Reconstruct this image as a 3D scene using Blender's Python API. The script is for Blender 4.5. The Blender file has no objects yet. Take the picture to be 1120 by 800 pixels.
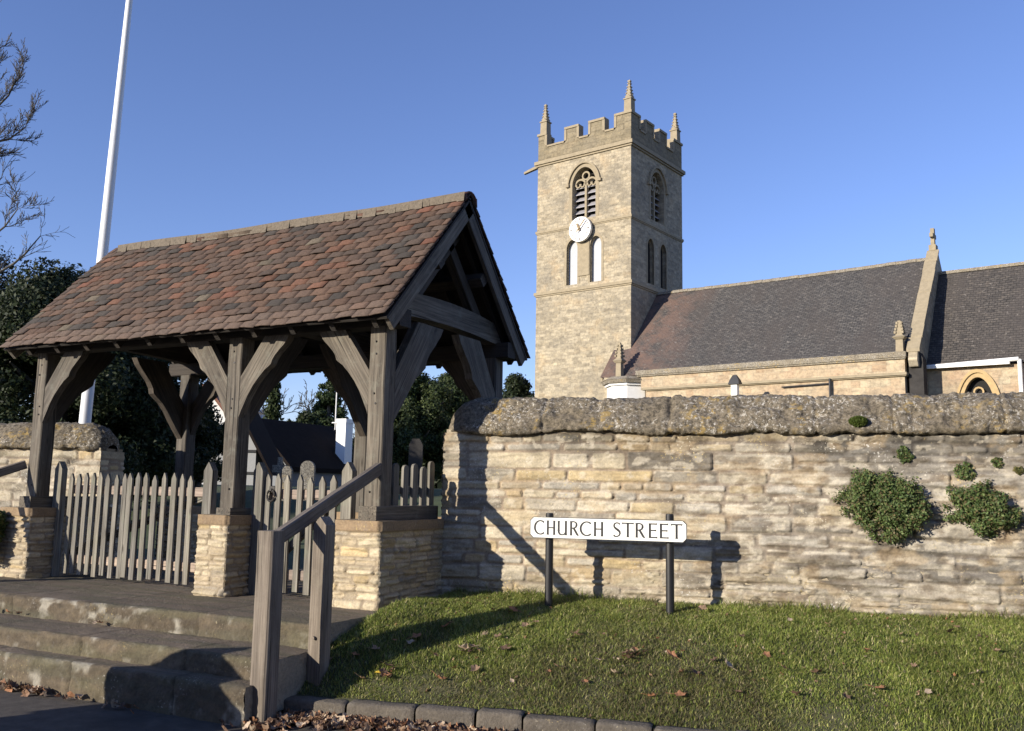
import bpy, bmesh, math, random
import numpy as np
from mathutils import Vector, Matrix
R = math.radians
SC = bpy.context.scene
COL = SC.collection

# ------------------------------------------------------------------ camera
CAM = Vector((8.49814604, -5.94845722, 1.45123179))
CR = Vector((0.88904154, 0.45746893, 0.01809212))
CU = Vector((0.04604466, -0.12866014, 0.99061923))
CF = Vector((-0.45550525, 0.8798686, 0.13544821))
cd = bpy.data.cameras.new('camera')
cam = bpy.data.objects.new('camera', cd); COL.objects.link(cam)
cd.sensor_width = 36; cd.lens = 1000 / 1120 * 36
cd.clip_start = .05; cd.clip_end = 3000
cam.matrix_world = Matrix(((CR.x, CU.x, -CF.x, CAM.x), (CR.y, CU.y, -CF.y, CAM.y), (CR.z, CU.z, -CF.z, CAM.z), (0, 0, 0, 1)))
SC.camera = cam
SC.render.resolution_x = 1024; SC.render.resolution_y = 731

# ------------------------------------------------------------------ light
SUN_AZ, SUN_EL = R(62), R(15.5)           # direction the light travels, height of the sun
tr = Vector((math.cos(SUN_AZ) * math.cos(SUN_EL), math.sin(SUN_AZ) * math.cos(SUN_EL), -math.sin(SUN_EL)))
sl = bpy.data.lights.new('sun', 'SUN'); sl.energy = 5.0; sl.angle = R(.53); sl.color = (1, .91, .77)
sun = bpy.data.objects.new('sun', sl); COL.objects.link(sun)
sun.rotation_euler = tr.to_track_quat('-Z', 'Y').to_euler()
w = bpy.data.worlds.new('World'); SC.world = w; w.use_nodes = True
nt = w.node_tree; nt.nodes.clear()
sky = nt.nodes.new('ShaderNodeTexSky'); sky.sky_type = 'NISHITA'; sky.sun_disc = False
sky.sun_elevation = SUN_EL
sky.sun_rotation = math.atan2(-tr.x, -tr.y)
sky.air_density = 1.0; sky.dust_density = .05; sky.ozone_density = 4.0; sky.altitude = 50
bg = nt.nodes.new('ShaderNodeBackground'); bg.inputs[1].default_value = .118
gn = nt.nodes.new('ShaderNodeMix'); gn.data_type = 'RGBA'; gn.blend_type = 'MULTIPLY'; gn.inputs[0].default_value = 1; gn.inputs[7].default_value = (1.18, 1.0, 1.19, 1)
nt.links.new(sky.outputs[0], gn.inputs[6])
wo = nt.nodes.new('ShaderNodeOutputWorld')
nt.links.new(gn.outputs[2], bg.inputs[0]); nt.links.new(bg.outputs[0], wo.inputs[0])
vs = SC.view_settings; vs.view_transform = 'Standard'; vs.look = 'None'; vs.gamma = 1; vs.exposure = 0.56
vs.use_curve_mapping = False

# ------------------------------------------------------------------ helpers
def at(x, y, d):
    "point seen at photo pixel (x, y), d metres in front of the camera"
    return CAM + (CF + CR * ((x - 560) / 1000) + CU * ((400 - y) / 1000)) * d

def tag(o, label=None, cat=None, group=None, kind=None):
    if label: o['label'] = label
    if cat: o['category'] = cat
    if group: o['group'] = group
    if kind: o['kind'] = kind
    return o

def empty(name, loc, label, cat, group=None):
    o = bpy.data.objects.new(name, None); COL.objects.link(o); o.location = loc
    o.empty_display_size = .1
    return tag(o, label, cat, group)

def wloc(o):
    v = Vector((0, 0, 0))
    while o is not None:
        v += o.location; o = o.parent
    return v

class MB:
    def __init__(s):
        s.v = []; s.f = []; s.m = []; s.uvw = []; s.col = []; s.mi = 0; s.c = (1, 1, 1)
    def add(s, vs, fs, uvw=None):
        b = len(s.v)
        for i, p in enumerate(vs):
            s.v.append(tuple(p)); s.uvw.append(tuple(uvw[i]) if uvw is not None else tuple(p)); s.col.append((*s.c, 1))
        for f in fs: s.f.append([b + i for i in f]); s.m.append(s.mi)
        return s
    def box(s, a, b, frame=None, uo=None, ch=0):
        x0, y0, z0 = a; x1, y1, z1 = b
        vs = [(x, y, z) for z in (z0, z1) for y in (y0, y1) for x in (x0, x1)]
        fs = [(0, 2, 3, 1), (4, 5, 7, 6), (0, 1, 5, 4), (2, 6, 7, 3), (0, 4, 6, 2), (1, 3, 7, 5)]
        o = Vector(uo) if uo else Vector((0, 0, 0))
        us = [Vector(p) + o for p in vs]
        if frame: vs = [frame(p) for p in vs]
        return s.add(vs, fs, us)
    def beam(s, A, B, w, h, up=(0, 0, 1), bev=.006, seg=1, wob=0, rnd=None):
        "squared timber from A to B, width w (sideways) height h (along up), softened edges"
        A = Vector(A); B = Vector(B); d = (B - A); L = d.length; d.normalize()
        up = Vector(up); sd = d.cross(up).normalized(); u2 = sd.cross(d).normalized()
        b = min(bev, w * .3, h * .3)
        ring = [(-w/2+b, -h/2), (w/2-b, -h/2), (w/2, -h/2+b), (w/2, h/2-b), (w/2-b, h/2), (-w/2+b, h/2), (-w/2, h/2-b), (-w/2, -h/2+b)]
        n = len(ring); vs = []; us = []; off = random.random() * 50
        for k in range(seg + 1):
            t = k / seg
            jx = (random.random() - .5) * wob; jy = (random.random() - .5) * wob
            for x, y in ring:
                vs.append(A + d * (L * t) + sd * (x + jx) + u2 * (y + jy)); us.append((L * t + off, x + off, y))
        fs = [list(range(n))[::-1], [seg * n + i for i in range(n)]]
        for k in range(seg):
            for i in range(n):
                j = (i + 1) % n
                fs.append((k*n+i, k*n+j, (k+1)*n+j, (k+1)*n+i))
        return s.add(vs, fs, us)
    def prism(s, poly, O, U, V, depth, along=None):
        "2-D outline poly in the plane O+U*x+V*y, extruded by vector depth (may be concave)"
        O = Vector(O); U = Vector(U); V = Vector(V); D = Vector(depth)
        n = len(poly); off = random.random() * 50
        a, b = (along if along else (1, 0))
        f = [O + U * x + V * y for x, y in poly]
        us = [(x * a + y * b + off, -x * b + y * a + off, 0) for x, y in poly] + [(x * a + y * b + off, -x * b + y * a + off, D.length) for x, y in poly]
        from mathutils.geometry import tessellate_polygon
        tri = tessellate_polygon([[Vector((x, y, 0)) for x, y in poly]])
        fs = [tuple(t) for t in tri] + [tuple(i + n for i in t[::-1]) for t in tri]
        for i in range(n): fs.append((i, (i + 1) % n, n + (i + 1) % n, n + i))
        return s.add(f + [p + D for p in f], fs, us)
    def tube(s, pts, rad, seg=6, cap=True):
        pts = [Vector(p) for p in pts]; n = len(pts); vs = []; us = []; L = 0
        if not hasattr(rad, '__len__'): rad = [rad] * n
        for i, p in enumerate(pts):
            d = (pts[min(i+1, n-1)] - pts[max(i-1, 0)]).normalized()
            a = d.cross(Vector((0, 0, 1)) if abs(d.z) < .95 else Vector((1, 0, 0))).normalized(); b = a.cross(d)
            if i: L += (p - pts[i-1]).length
            for k in range(seg):
                t = 2 * math.pi * k / seg
                vs.append(p + (a * math.cos(t) + b * math.sin(t)) * rad[i]); us.append((L, t * rad[i], 0))
        fs = []
        for i in range(n - 1):
            for k in range(seg):
                j = (k + 1) % seg; fs.append((i*seg+k, i*seg+j, (i+1)*seg+j, (i+1)*seg+k))
        if cap: fs += [tuple(range(seg))[::-1], tuple((n-1)*seg + k for k in range(seg))]
        return s.add(vs, fs, us)
    def build(s, name, mats, parent=None, smooth=False, loc=None):
        if not isinstance(mats, (list, tuple)): mats = [mats]
        me = bpy.data.meshes.new(name)
        o0 = wloc(parent) if parent else (Vector(loc) if loc else Vector((0, 0, 0)))
        me.from_pydata([(x - o0.x, y - o0.y, z - o0.z) for x, y, z in s.v], [], s.f)
        for m in mats: me.materials.append(m)
        if len(mats) > 1: me.polygons.foreach_set('material_index', s.m)
        a = me.attributes.new('uvw', 'FLOAT_VECTOR', 'POINT'); a.data.foreach_set('vector', np.array(s.uvw, dtype=np.float32).ravel())
        c = me.attributes.new('col', 'FLOAT_COLOR', 'POINT'); c.data.foreach_set('color', np.array(s.col, dtype=np.float32).ravel())
        bm = bmesh.new(); bm.from_mesh(me); bmesh.ops.recalc_face_normals(bm, faces=bm.faces); bm.to_mesh(me); bm.free()
        if smooth: me.polygons.foreach_set('use_smooth', [True] * len(me.polygons))
        me.update()
        o = bpy.data.objects.new(name, me); COL.objects.link(o)
        if parent: o.parent = parent
        elif loc: o.location = loc
        return o

def arrmesh(name, V, F, mat, col=None, uvw=None, parent=None, smooth=False):
    "mesh from numpy arrays, F all of one size"
    me = bpy.data.meshes.new(name); k = F.shape[1]
    o0 = wloc(parent) if parent else Vector((0, 0, 0))
    V = V - np.array(o0)
    me.vertices.add(len(V)); me.vertices.foreach_set('co', V.astype(np.float32).ravel())
    me.loops.add(F.size); me.loops.foreach_set('vertex_index', F.astype(np.int32).ravel())
    me.polygons.add(len(F)); me.polygons.foreach_set('loop_start', np.arange(0, F.size, k, dtype=np.int32))
    me.polygons.foreach_set('loop_total', np.full(len(F), k, dtype=np.int32))
    me.update(calc_edges=True); me.validate()
    if col is not None:
        c = me.attributes.new('col', 'FLOAT_COLOR', 'POINT')
        cc = np.ones((len(V), 4), dtype=np.float32); cc[:, :3] = col; c.data.foreach_set('color', cc.ravel())
    if uvw is not None:
        a = me.attributes.new('uvw', 'FLOAT_VECTOR', 'POINT'); a.data.foreach_set('vector', uvw.astype(np.float32).ravel())
    me.materials.append(mat)
    if smooth: me.polygons.foreach_set('use_smooth', np.ones(len(F), dtype=bool))
    o = bpy.data.objects.new(name, me); COL.objects.link(o)
    if parent: o.parent = parent
    return o

class Noise:
    def __init__(s, seed): s.t = np.random.RandomState(seed).rand(256, 256)
    def at(s, x, y):
        xi = np.floor(x).astype(int); yi = np.floor(y).astype(int); fx = x - xi; fy = y - yi
        fx = fx * fx * (3 - 2 * fx); fy = fy * fy * (3 - 2 * fy)
        t = s.t; a = t[xi % 256, yi % 256]; b = t[(xi+1) % 256, yi % 256]; c = t[xi % 256, (yi+1) % 256]; d = t[(xi+1) % 256, (yi+1) % 256]
        return (a*(1-fx)+b*fx)*(1-fy)+(c*(1-fx)+d*fx)*fy
    def fbm(s, x, y, o=4):
        r = 0; a = 1; w = 0
        for k in range(o): r = r + a * s.at(x * 2**k + 17*k, y * 2**k + 31*k); w += a; a *= .5
        return r / w

# ------------------------------------------------------------------ materials
def newmat(name):
    m = bpy.data.materials.new(name); m.use_nodes = True; n = m.node_tree
    return m, n, n.nodes['Principled BSDF']
def N(n, t, **k):
    x = n.nodes.new(t)
    for a, b in k.items(): setattr(x, a, b)
    return x
def ramp(n, stops, src):
    r = N(n, 'ShaderNodeValToRGB'); e = r.color_ramp.elements
    while len(e) < len(stops): e.new(.5)
    for i, (p, c) in enumerate(stops): e[i].position = p; e[i].color = (*c, 1)
    n.links.new(src, r.inputs[0]); return r.outputs[0]
def attr(n, name): return N(n, 'ShaderNodeAttribute', attribute_name=name)
def mapv(n, src, scale):
    m = N(n, 'ShaderNodeMapping'); m.inputs['Scale'].default_value = scale; n.links.new(src, m.inputs[0]); return m.outputs[0]
def noise(n, vec, scale, det=5, rough=.6, out=0):
    x = N(n, 'ShaderNodeTexNoise'); x.inputs['Scale'].default_value = scale; x.inputs['Detail'].default_value = det; x.inputs['Roughness'].default_value = rough
    n.links.new(vec, x.inputs['Vector']); return x.outputs[out]
def mix(n, f, a, b, mode='MIX'):
    m = N(n, 'ShaderNodeMix', data_type='RGBA', blend_type=mode)
    for k, s in ((0, f), (6, a), (7, b)):
        if hasattr(s, 'is_output'): n.links.new(s, m.inputs[k])
        elif k == 0: m.inputs[0].default_value = s
        else: m.inputs[k].default_value = (*s, 1)
    return m.outputs[2]
def bump(n, bs, h, st, dist):
    b = N(n, 'ShaderNodeBump'); b.inputs['Strength'].default_value = st; b.inputs['Distance'].default_value = dist
    n.links.new(h, b.inputs['Height']); n.links.new(b.outputs[0], bs.inputs['Normal']); return b
def geo(n): return N(n, 'ShaderNodeNewGeometry').outputs['Position']

def m_plain(name, c, rough=.7, metal=0, ns=20, var=.25, bd=.002):
    m, n, b = newmat(name); p = geo(n)
    f = noise(n, p, ns)
    n.links.new(mix(n, f, tuple(x * (1 - var) for x in c), tuple(min(1, x * (1 + var)) for x in c)), b.inputs['Base Color'])
    b.inputs['Roughness'].default_value = rough; b.inputs['Metallic'].default_value = metal
    if rough > .9: b.inputs['Specular IOR Level'].default_value = .1
    bump(n, b, f, .4, bd); return m

def m_oak(name, dark, light, lich=(.30, .31, .26), la=.5):
    m, n, b = newmat(name); u = attr(n, 'uvw').outputs['Vector']
    g = noise(n, mapv(n, u, (2.2, 70, 70)), 1, 6, .65)
    g2 = noise(n, mapv(n, u, (1.2, 9, 9)), 1, 4, .6)
    c = ramp(n, [(.3, dark), (.5, tuple((a+b2)/2 for a, b2 in zip(dark, light))), (.68, light)], g)
    c = mix(n, ramp(n, [(.35, (0, 0, 0)), (.62, (1, 1, 1))], g2), c, mix(n, .5, c, tuple(x * .55 for x in dark)))
    pz = noise(n, geo(n), 9, 6, .7)
    c = mix(n, ramp(n, [(.52, (0, 0, 0)), (.7, (la, la, la))], pz), c, lich)
    # long dark drying cracks
    ck = noise(n, mapv(n, u, (.9, 42, 42)), 1, 2, .5)
    cr = ramp(n, [(.0, (1, 1, 1)), (.30, (1, 1, 1)), (.36, (0, 0, 0))], ck)
    c = mix(n, cr, c, (.02, .017, .013))
    oi = N(n, 'ShaderNodeObjectInfo'); c = mix(n, 1, c, ramp(n, [(0, (.78, .78, .80)), (1, (1.18, 1.15, 1.08))], oi.outputs['Random']), 'MULTIPLY')
    kn = N(n, 'ShaderNodeTexVoronoi', feature='F1'); kn.inputs['Scale'].default_value = 1; n.links.new(mapv(n, u, (2.4, 7, 7)), kn.inputs['Vector'])
    c = mix(n, ramp(n, [(.05, (.85, .85, .85)), (.14, (0, 0, 0))], kn.outputs['Distance']), c, (.03, .024, .018))
    n.links.new(c, b.inputs['Base Color']); b.inputs['Roughness'].default_value = .85
    bump(n, b, mix(n, .35, g, ramp(n, [(.28, (0, 0, 0)), (.38, (1, 1, 1))], ck)), .9, .007); return m

def m_stonecol(name, fine=60, bd=.006, lich=1.0):
    "stone whose base colour comes from the mesh's own stone-by-stone colour"
    m, n, b = newmat(name); p = geo(n); c = attr(n, 'col').outputs['Color']
    f = noise(n, p, fine, 6, .7); f2 = noise(n, p, 14, 5, .65)
    c = mix(n, .55, c, ramp(n, [(.3, (.45, .42, .40)), (.5, (.95, .93, .9)), (.7, (1.35, 1.3, 1.2))], f), 'MULTIPLY')
    c = mix(n, ramp(n, [(.57, (0, 0, 0)), (.74, (.45, .45, .45))], f2), c, mix(n, .7, c, (.25, .23, .20), 'MIX'))
    v = N(n, 'ShaderNodeTexVoronoi', feature='F1'); v.inputs['Scale'].default_value = 38
    wv = N(n, 'ShaderNodeVectorMath', operation='ADD'); n.links.new(p, wv.inputs[0])
    wn = noise(n, p, 30, 3, .6, 1); sc = N(n, 'ShaderNodeVectorMath', operation='SCALE'); sc.inputs['Scale'].default_value = .05
    n.links.new(wn, sc.inputs[0]); n.links.new(sc.outputs[0], wv.inputs[1]); n.links.new(wv.outputs[0], v.inputs['Vector'])
    sp = ramp(n, [(.18, (1, 1, 1)), (.26, (0, 0, 0))], v.outputs['Distance'])
    zone = ramp(n, [(.5, (0, 0, 0)), (.62, (1, 1, 1))], noise(n, p, 2.6, 3, .6))
    k = mix(n, 1, sp, zone, 'MULTIPLY'); k = mix(n, 1, k, (.8 * lich,) * 3, 'MULTIPLY')
    c = mix(n, k, c, ramp(n, [(.4, (.62, .60, .55)), (.6, (.55, .42, .16))], noise(n, p, 3.3, 2)))
    n.links.new(c, b.inputs['Base Color']); b.inputs['Roughness'].default_value = .92
    bump(n, b, f, .8, bd); return m

def m_lichen(name, base_d, base_l):
    "weathered coping: dark cement crusted with grey, white and orange lichen"
    m, n, b = newmat(name); p = geo(n)
    f = noise(n, p, 34, 8, .78)
    c = ramp(n, [(.38, tuple(x * .55 for x in base_d)), (.5, tuple((x+y)/2 for x, y in zip(base_d, base_l))), (.62, tuple(x * 1.15 for x in base_l))], f)
    w1 = ramp(n, [(.545, (0, 0, 0)), (.585, (1, 1, 1))], noise(n, p, 38, 7, .8))
    z1 = ramp(n, [(.42, (0, 0, 0)), (.58, (1, 1, 1))], noise(n, p, 3.1, 3))
    c = mix(n, mix(n, 1, w1, z1, 'MULTIPLY'), c, (.55, .52, .46))
    w2 = ramp(n, [(.53, (0, 0, 0)), (.60, (.85, .85, .85))], noise(n, mapv(n, p, (1, 1, 1.3)), 13.5, 6, .7))
    z2 = ramp(n, [(.50, (0, 0, 0)), (.62, (1, 1, 1))], noise(n, mapv(n, p, (1.1, 1, .9)), 2.3, 3))
    c = mix(n, mix(n, 1, w2, z2, 'MULTIPLY'), c, (.36, .25, .08))
    dk = ramp(n, [(.60, (0, 0, 0)), (.68, (1, 1, 1))], noise(n, mapv(n, p, (.9, 1.2, 1)), 21, 5, .7))
    c = mix(n, dk, c, (.045, .04, .03))
    n.links.new(c, b.inputs['Base Color']); b.inputs['Roughness'].default_value = .95
    bump(n, b, f, 1, .016); return m

def m_ashlar(name, c1, c2, mortar, bw=.42, rh=.2, stain=(.16, .145, .12), sa=.6, warm=(.5, .36, .2), wa=.35):
    "coursed church masonry in metres from the uvw attribute (x along, y up)"
    m, n, b = newmat(name); u = attr(n, 'uvw').outputs['Vector']; p = geo(n)
    wn = noise(n, u, 1.6, 3, .6, 1); sc = N(n, 'ShaderNodeVectorMath', operation='SCALE'); sc.inputs['Scale'].default_value = .13
    n.links.new(wn, sc.inputs[0]); ad = N(n, 'ShaderNodeVectorMath', operation='ADD'); n.links.new(u, ad.inputs[0]); n.links.new(sc.outputs[0], ad.inputs[1])
    br = N(n, 'ShaderNodeTexBrick'); br.offset = .43; br.offset_frequency = 2; br.squash = .7; br.squash_frequency = 3
    n.links.new(ad.outputs[0], br.inputs['Vector'])
    for k, v in (('Scale', 1), ('Mortar Size', .012), ('Mortar Smooth', .5), ('Bias', 0), ('Brick Width', bw), ('Row Height', rh)): br.inputs[k].default_value = v
    br.inputs['Color1'].default_value = (*c1, 1); br.inputs['Color2'].default_value = (*c2, 1); br.inputs['Mortar'].default_value = (*mortar, 1)
    c = br.outputs['Color']
    st = noise(n, mapv(n, u, (1, 2.2, 1)), 2.6, 5, .7)
    c = mix(n, .8, c, ramp(n, [(.3, (.62, .6, .58)), (.5, (1, 1, 1)), (.7, (1.25, 1.2, 1.1))], st), 'MULTIPLY')
    z = noise(n, p, .55, 5, .65)
    c = mix(n, ramp(n, [(.50, (0, 0, 0)), (.68, (sa, sa, sa))], z), c, stain)
    z3 = noise(n, mapv(n, u, (.8, 1, 1)), 1.1, 4, .6)
    c = mix(n, ramp(n, [(.55, (0, 0, 0)), (.7, (wa, wa, wa))], z3), c, warm)
    f = noise(n, p, 9, 6, .7)
    c = mix(n, .7, c, ramp(n, [(.3, (.55, .53, .5)), (.5, (1, 1, 1)), (.7, (1.3, 1.28, 1.2))], f), 'MULTIPLY')
    n.links.new(c, b.inputs['Base Color']); b.inputs['Roughness'].default_value = .95
    h = mix(n, .5, br.outputs['Fac'], f); iv = N(n, 'ShaderNodeInvert'); n.links.new(h, iv.inputs['Color'])
    bump(n, b, iv.outputs[0], .5, .03); return m

def m_slate(name, ca, cb, warm, wpos):
    "old stone-tile / clay-tile roof, uvw x along, y up the slope"
    m, n, b = newmat(name); u = attr(n, 'uvw').outputs['Vector']; p = geo(n)
    br = N(n, 'ShaderNodeTexBrick'); br.offset = .5
    wn = noise(n, u, 3, 2, .6, 1); sc = N(n, 'ShaderNodeVectorMath', operation='SCALE'); sc.inputs['Scale'].default_value = .09
    n.links.new(wn, sc.inputs[0]); ad = N(n, 'ShaderNodeVectorMath', operation='ADD'); n.links.new(u, ad.inputs[0]); n.links.new(sc.outputs[0], ad.inputs[1])
    n.links.new(ad.outputs[0], br.inputs['Vector'])
    for k, v in (('Scale', 1), ('Mortar Size', .011), ('Mortar Smooth', .3), ('Bias', -.1), ('Brick Width', .19), ('Row Height', .095)): br.inputs[k].default_value = v
    br.inputs['Color1'].default_value = (*ca, 1); br.inputs['Color2'].default_value = (*cb, 1); br.inputs['Mortar'].default_value = (*[x * .45 for x in cb], 1)
    c = br.outputs['Color']
    st = noise(n, mapv(n, u, (1.5, 3, 1)), 3, 6, .75)
    c = mix(n, .95, c, ramp(n, [(.3, (.4, .4, .42)), (.5, (1, 1, 1)), (.7, (2.0, 1.9, 1.7))], st), 'MULTIPLY')
    lg = noise(n, mapv(n, u, (1, .45, 1)), .8, 4, .6); c = mix(n, ramp(n, [(.45, (0, 0, 0)), (.62, (.6, .6, .6))], lg), c, (.062, .053, .048))
    # reddish lichened patch where older tiles were reused
    sx = N(n, 'ShaderNodeSeparateXYZ'); n.links.new(u, sx.inputs[0])
    zz = noise(n, u, .9, 4, .7)
    f = N(n, 'ShaderNodeMapRange'); f.inputs[1].default_value = wpos; f.inputs[2].default_value = wpos - 2.5
    n.links.new(sx.outputs[0], f.inputs[0])
    mu = N(n, 'ShaderNodeMath', operation='MULTIPLY'); n.links.new(f.outputs[0], mu.inputs[0])
    n.links.new(ramp(n, [(.38, (.06, .06, .06)), (.56, (1, 1, 1))], zz), mu.inputs[1])
    c = mix(n, mu.outputs[0], c, mix(n, noise(n, p, 5, 4, .8), warm, (.08, .06, .06)))
    lv = ramp(n, [(.60, (0, 0, 0)), (.66, (.7, .7, .7))], noise(n, p, 6.5, 5, .7))
    c = mix(n, lv, c, (.19, .17, .15))
    n.links.new(c, b.inputs['Base Color']); b.inputs['Roughness'].default_value = .9
    iv = N(n, 'ShaderNodeInvert'); n.links.new(br.outputs['Fac'], iv.inputs['Color'])
    bump(n, b, mix(n, .4, iv.outputs[0], st), .7, .03); return m

def m_colattr(name, rough=.8, fine=30, tl=0, amt=.5):
    m, n, b = newmat(name); c = attr(n, 'col').outputs['Color']; f = noise(n, geo(n), fine, 4, .65)
    n.links.new(mix(n, amt, c, ramp(n, [(.3, (.6, .6, .6)), (.5, (1, 1, 1)), (.7, (1.3, 1.3, 1.3))], f), 'MULTIPLY'), b.inputs['Base Color'])
    b.inputs['Roughness'].default_value = rough
    b.inputs['Specular IOR Level'].default_value = .3
    if tl:
        t = N(n, 'ShaderNodeBsdfTranslucent'); n.links.new(c, t.inputs[0]); x = N(n, 'ShaderNodeMixShader'); x.inputs[0].default_value = tl
        n.links.new(b.outputs[0], x.inputs[1]); n.links.new(t.outputs[0], x.inputs[2])
        n.links.new(x.outputs[0], n.nodes['Material Output'].inputs[0])
    return m

M = {}
M['oak'] = m_oak('weathered_oak', (.045, .037, .029), (.205, .178, .142), (.17, .17, .14))
M['picket'] = m_oak('grey_picket_wood', (.085, .076, .062), (.33, .31, .265), (.17, .20, .13), .35)
M['rail'] = m_oak('handrail_oak', (.085, .068, .054), (.28, .24, .20), (.24, .22, .18), .3)
M['stone'] = m_stonecol('rubble_stone', 55, .006)
M['stonep'] = m_stonecol('plinth_stone', 55, .006, .5)
M['steps'] = m_stonecol('step_stone', 48, .014, .4)
M['coping'] = m_lichen('lichened_coping', (.085, .070, .048), (.215, .18, .13))
M['tower'] = m_ashlar('tower_masonry', (.40, .345, .25), (.25, .215, .155), (.32, .275, .20), .33, .145, sa=.55)
M['parapet'] = m_ashlar('parapet_masonry', (.25, .21, .14), (.19, .16, .105), (.17, .14, .09), .55, .26, sa=.3, wa=.15)
M['aisle'] = m_ashlar('aisle_masonry', (.43, .36, .25), (.37, .27, .175), (.37, .30, .21), .5, .26, sa=.35, wa=.35, warm=(.44, .27, .17))
M['shade_darkstone'] = m_plain('dark_stone_and_shade', (.045, .042, .04), .95, 0, 5, .5, .02)  # dark gravestone colour; on the aisle end it paints in the shade
M['dress'] = m_plain('dressed_stone', (.29, .24, .16), .9, 0, 6, .35, .01)
M['dressy'] = m_plain('yellow_dressed_stone', (.42, .30, .15), .9, 0, 6, .3, .01)
M['oldcap'] = m_lichen('old_parapet_cap', (.12, .10, .075), (.30, .26, .19))
M['slate'] = m_slate('nave_roof_tiles', (.086, .081, .077), (.052, .049, .048), (.20, .12, .08), 3.4)
M['slate2'] = m_slate('chancel_roof_tiles', (.076, .067, .060), (.048, .043, .040), (.13, .07, .045), 12.5)
M['louvre'] = m_plain('slate_louvre', (.28, .27, .28), .6)
M['board'] = m_plain('grey_window_board', (.36, .38, .41), .6, 0, 5, .15)
M['dark'] = m_plain('dark_void', (.012, .011, .010), .9)
M['white'] = m_plain('white_paint', (.80, .79, .76), .5, 0, 12, .05, .001)
M['limewash'] = m_plain('limewash', (.70, .69, .66), .8, 0, 8, .12, .004)
M['gold'] = m_plain('gilded', (.45, .30, .08), .4, .6)
M['grey'] = m_plain('grey_paint_and_shade', (.30, .30, .29), .5)
M['shadewall'] = m_plain('shaded_limewash', (.17, .18, .19), .8)  # pale cottage wall with the tree shade put into its colour
M['dialgrey'] = m_plain('dial_grey', (.16, .15, .14), .6)
M['oldgold'] = m_plain('dull_gilding', (.20, .13, .05), .6)
M['black'] = m_plain('black_paint', (.016, .016, .018), .42, 0, 30, .3, .0006)
M['signwhite'] = m_plain('sign_enamel', (.80, .79, .74), .45, 0, 9, .06, .0003)
M['tile'] = m_colattr('clay_tile', .85, 45, 0, .85)
M['leaf'] = m_colattr('tree_leaf', .6, 3, .25)
M['grassb'] = m_colattr('grass_blade', .55, 3, .3)
M['litter'] = m_colattr('dead_leaf', .7, 80, .2)
M['bark'] = m_oak('bark', (.035, .03, .024), (.12, .105, .085))
M['roofwood'] = m_oak('shaded_roof_timber', (.018, .014, .011), (.055, .045, .036), la=.0)  # dark old timber, with the eave shadow also put into its colour
M['shadeoak'] = m_oak('shaded_oak', (.026, .020, .015), (.11, .088, .068), la=.05)  # darker copy of the oak, shade under the roof put into the colour
M['newrail'] = m_oak('pale_gate_rail', (.25, .19, .15), (.46, .37, .30), la=.15)
M['iron'] = m_plain('rusty_iron', (.03, .027, .025), .6, .3)
M['lead'] = m_plain('flue_metal', (.03, .03, .032), .5, .2)
M['pole'] = m_plain('flagpole_paint', (.78, .79, .80), .35, 0, 12, .05, .0004)
def m_ground(name, a, b2, c3, s=8, rough=.95, bd=.01):
    m, n, b = newmat(name); p = geo(n)
    f = noise(n, p, s, 7, .7); g = noise(n, p, s * .12, 4, .6); h = noise(n, p, s * 14, 3, .7)
    c = mix(n, ramp(n, [(.35, (0, 0, 0)), (.65, (1, 1, 1))], f), a, b2); c = mix(n, ramp(n, [(.5, (0, 0, 0)), (.65, (1, 1, 1))], g), c, c3)
    c = mix(n, .6, c, ramp(n, [(.3, (.55, .55, .55)), (.5, (1, 1, 1)), (.7, (1.5, 1.5, 1.5))], h), 'MULTIPLY')
    n.links.new(c, b.inputs['Base Color']); b.inputs['Roughness'].default_value = rough; bump(n, b, h, .6, bd); return m
M['asphalt'] = m_ground('asphalt', (.050, .043, .037), (.090, .078, .066), (.040, .034, .029), 11, .9, .014)
M['soil'] = m_ground('bank_soil', (.05, .055, .022), (.08, .075, .038), (.055, .065, .022))
M['yard'] = m_ground('churchyard_turf', (.035, .05, .015), (.055, .075, .022), (.03, .04, .015), 3)
M['path'] = m_ground('stone_flags', (.13, .12, .10), (.19, .17, .145), (.10, .09, .075), 4)

# ------------------------------------------------------------------ ground, road
WQ = Vector((4.35, .81, 0)); WD = Vector((.98361, .1803, 0)); WN = Vector((-.1803, .98361, 0))   # face line of the boundary wall
K0 = Vector((4.45, -1.17, 0)); K1 = Vector((6.96, -.63, 0)); KD = (K1 - K0).normalized(); KN = Vector((-KD.y, KD.x, 0))
def bank_z(x, y):
    "height of the grass bank between kerb and wall (numpy friendly)"
    t = -((x - WQ.x) * WN.x + (y - WQ.y) * WN.y)
    k = (x - K0.x) * KN.x + (y - K0.y) * KN.y
    f = np.clip(t / np.maximum(t + k, .2), 0, 1)
    g = np.clip((y + 1.22) / .22, 0, 1)
    z = .115 + .02 * np.clip(f * 12, 0, 1) + .465 * (1 - f ** 1.7) + .12 * np.exp(-(np.maximum(x - 4.45, 0) / .5) ** 2) * g * np.clip((.5 - y) / .6, 0, 1)
    e = np.clip((k - .05) / .30, 0, 1); z = .112 + (z - .112) * np.sin(e * 1.5708)
    return np.where(x < 4.49, np.minimum(z, np.where(y > -.95, .49, np.where(y > -1.2, .33, .1))), np.minimum(z, .60))

mb = MB(); mb.add([(-600, -600, 0), (600, -600, 0), (600, -.4, 0), (-600, -.4, 0)], [(0, 1, 2, 3)])
tag(mb.build('road', M['asphalt']), kind='structure')
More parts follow.
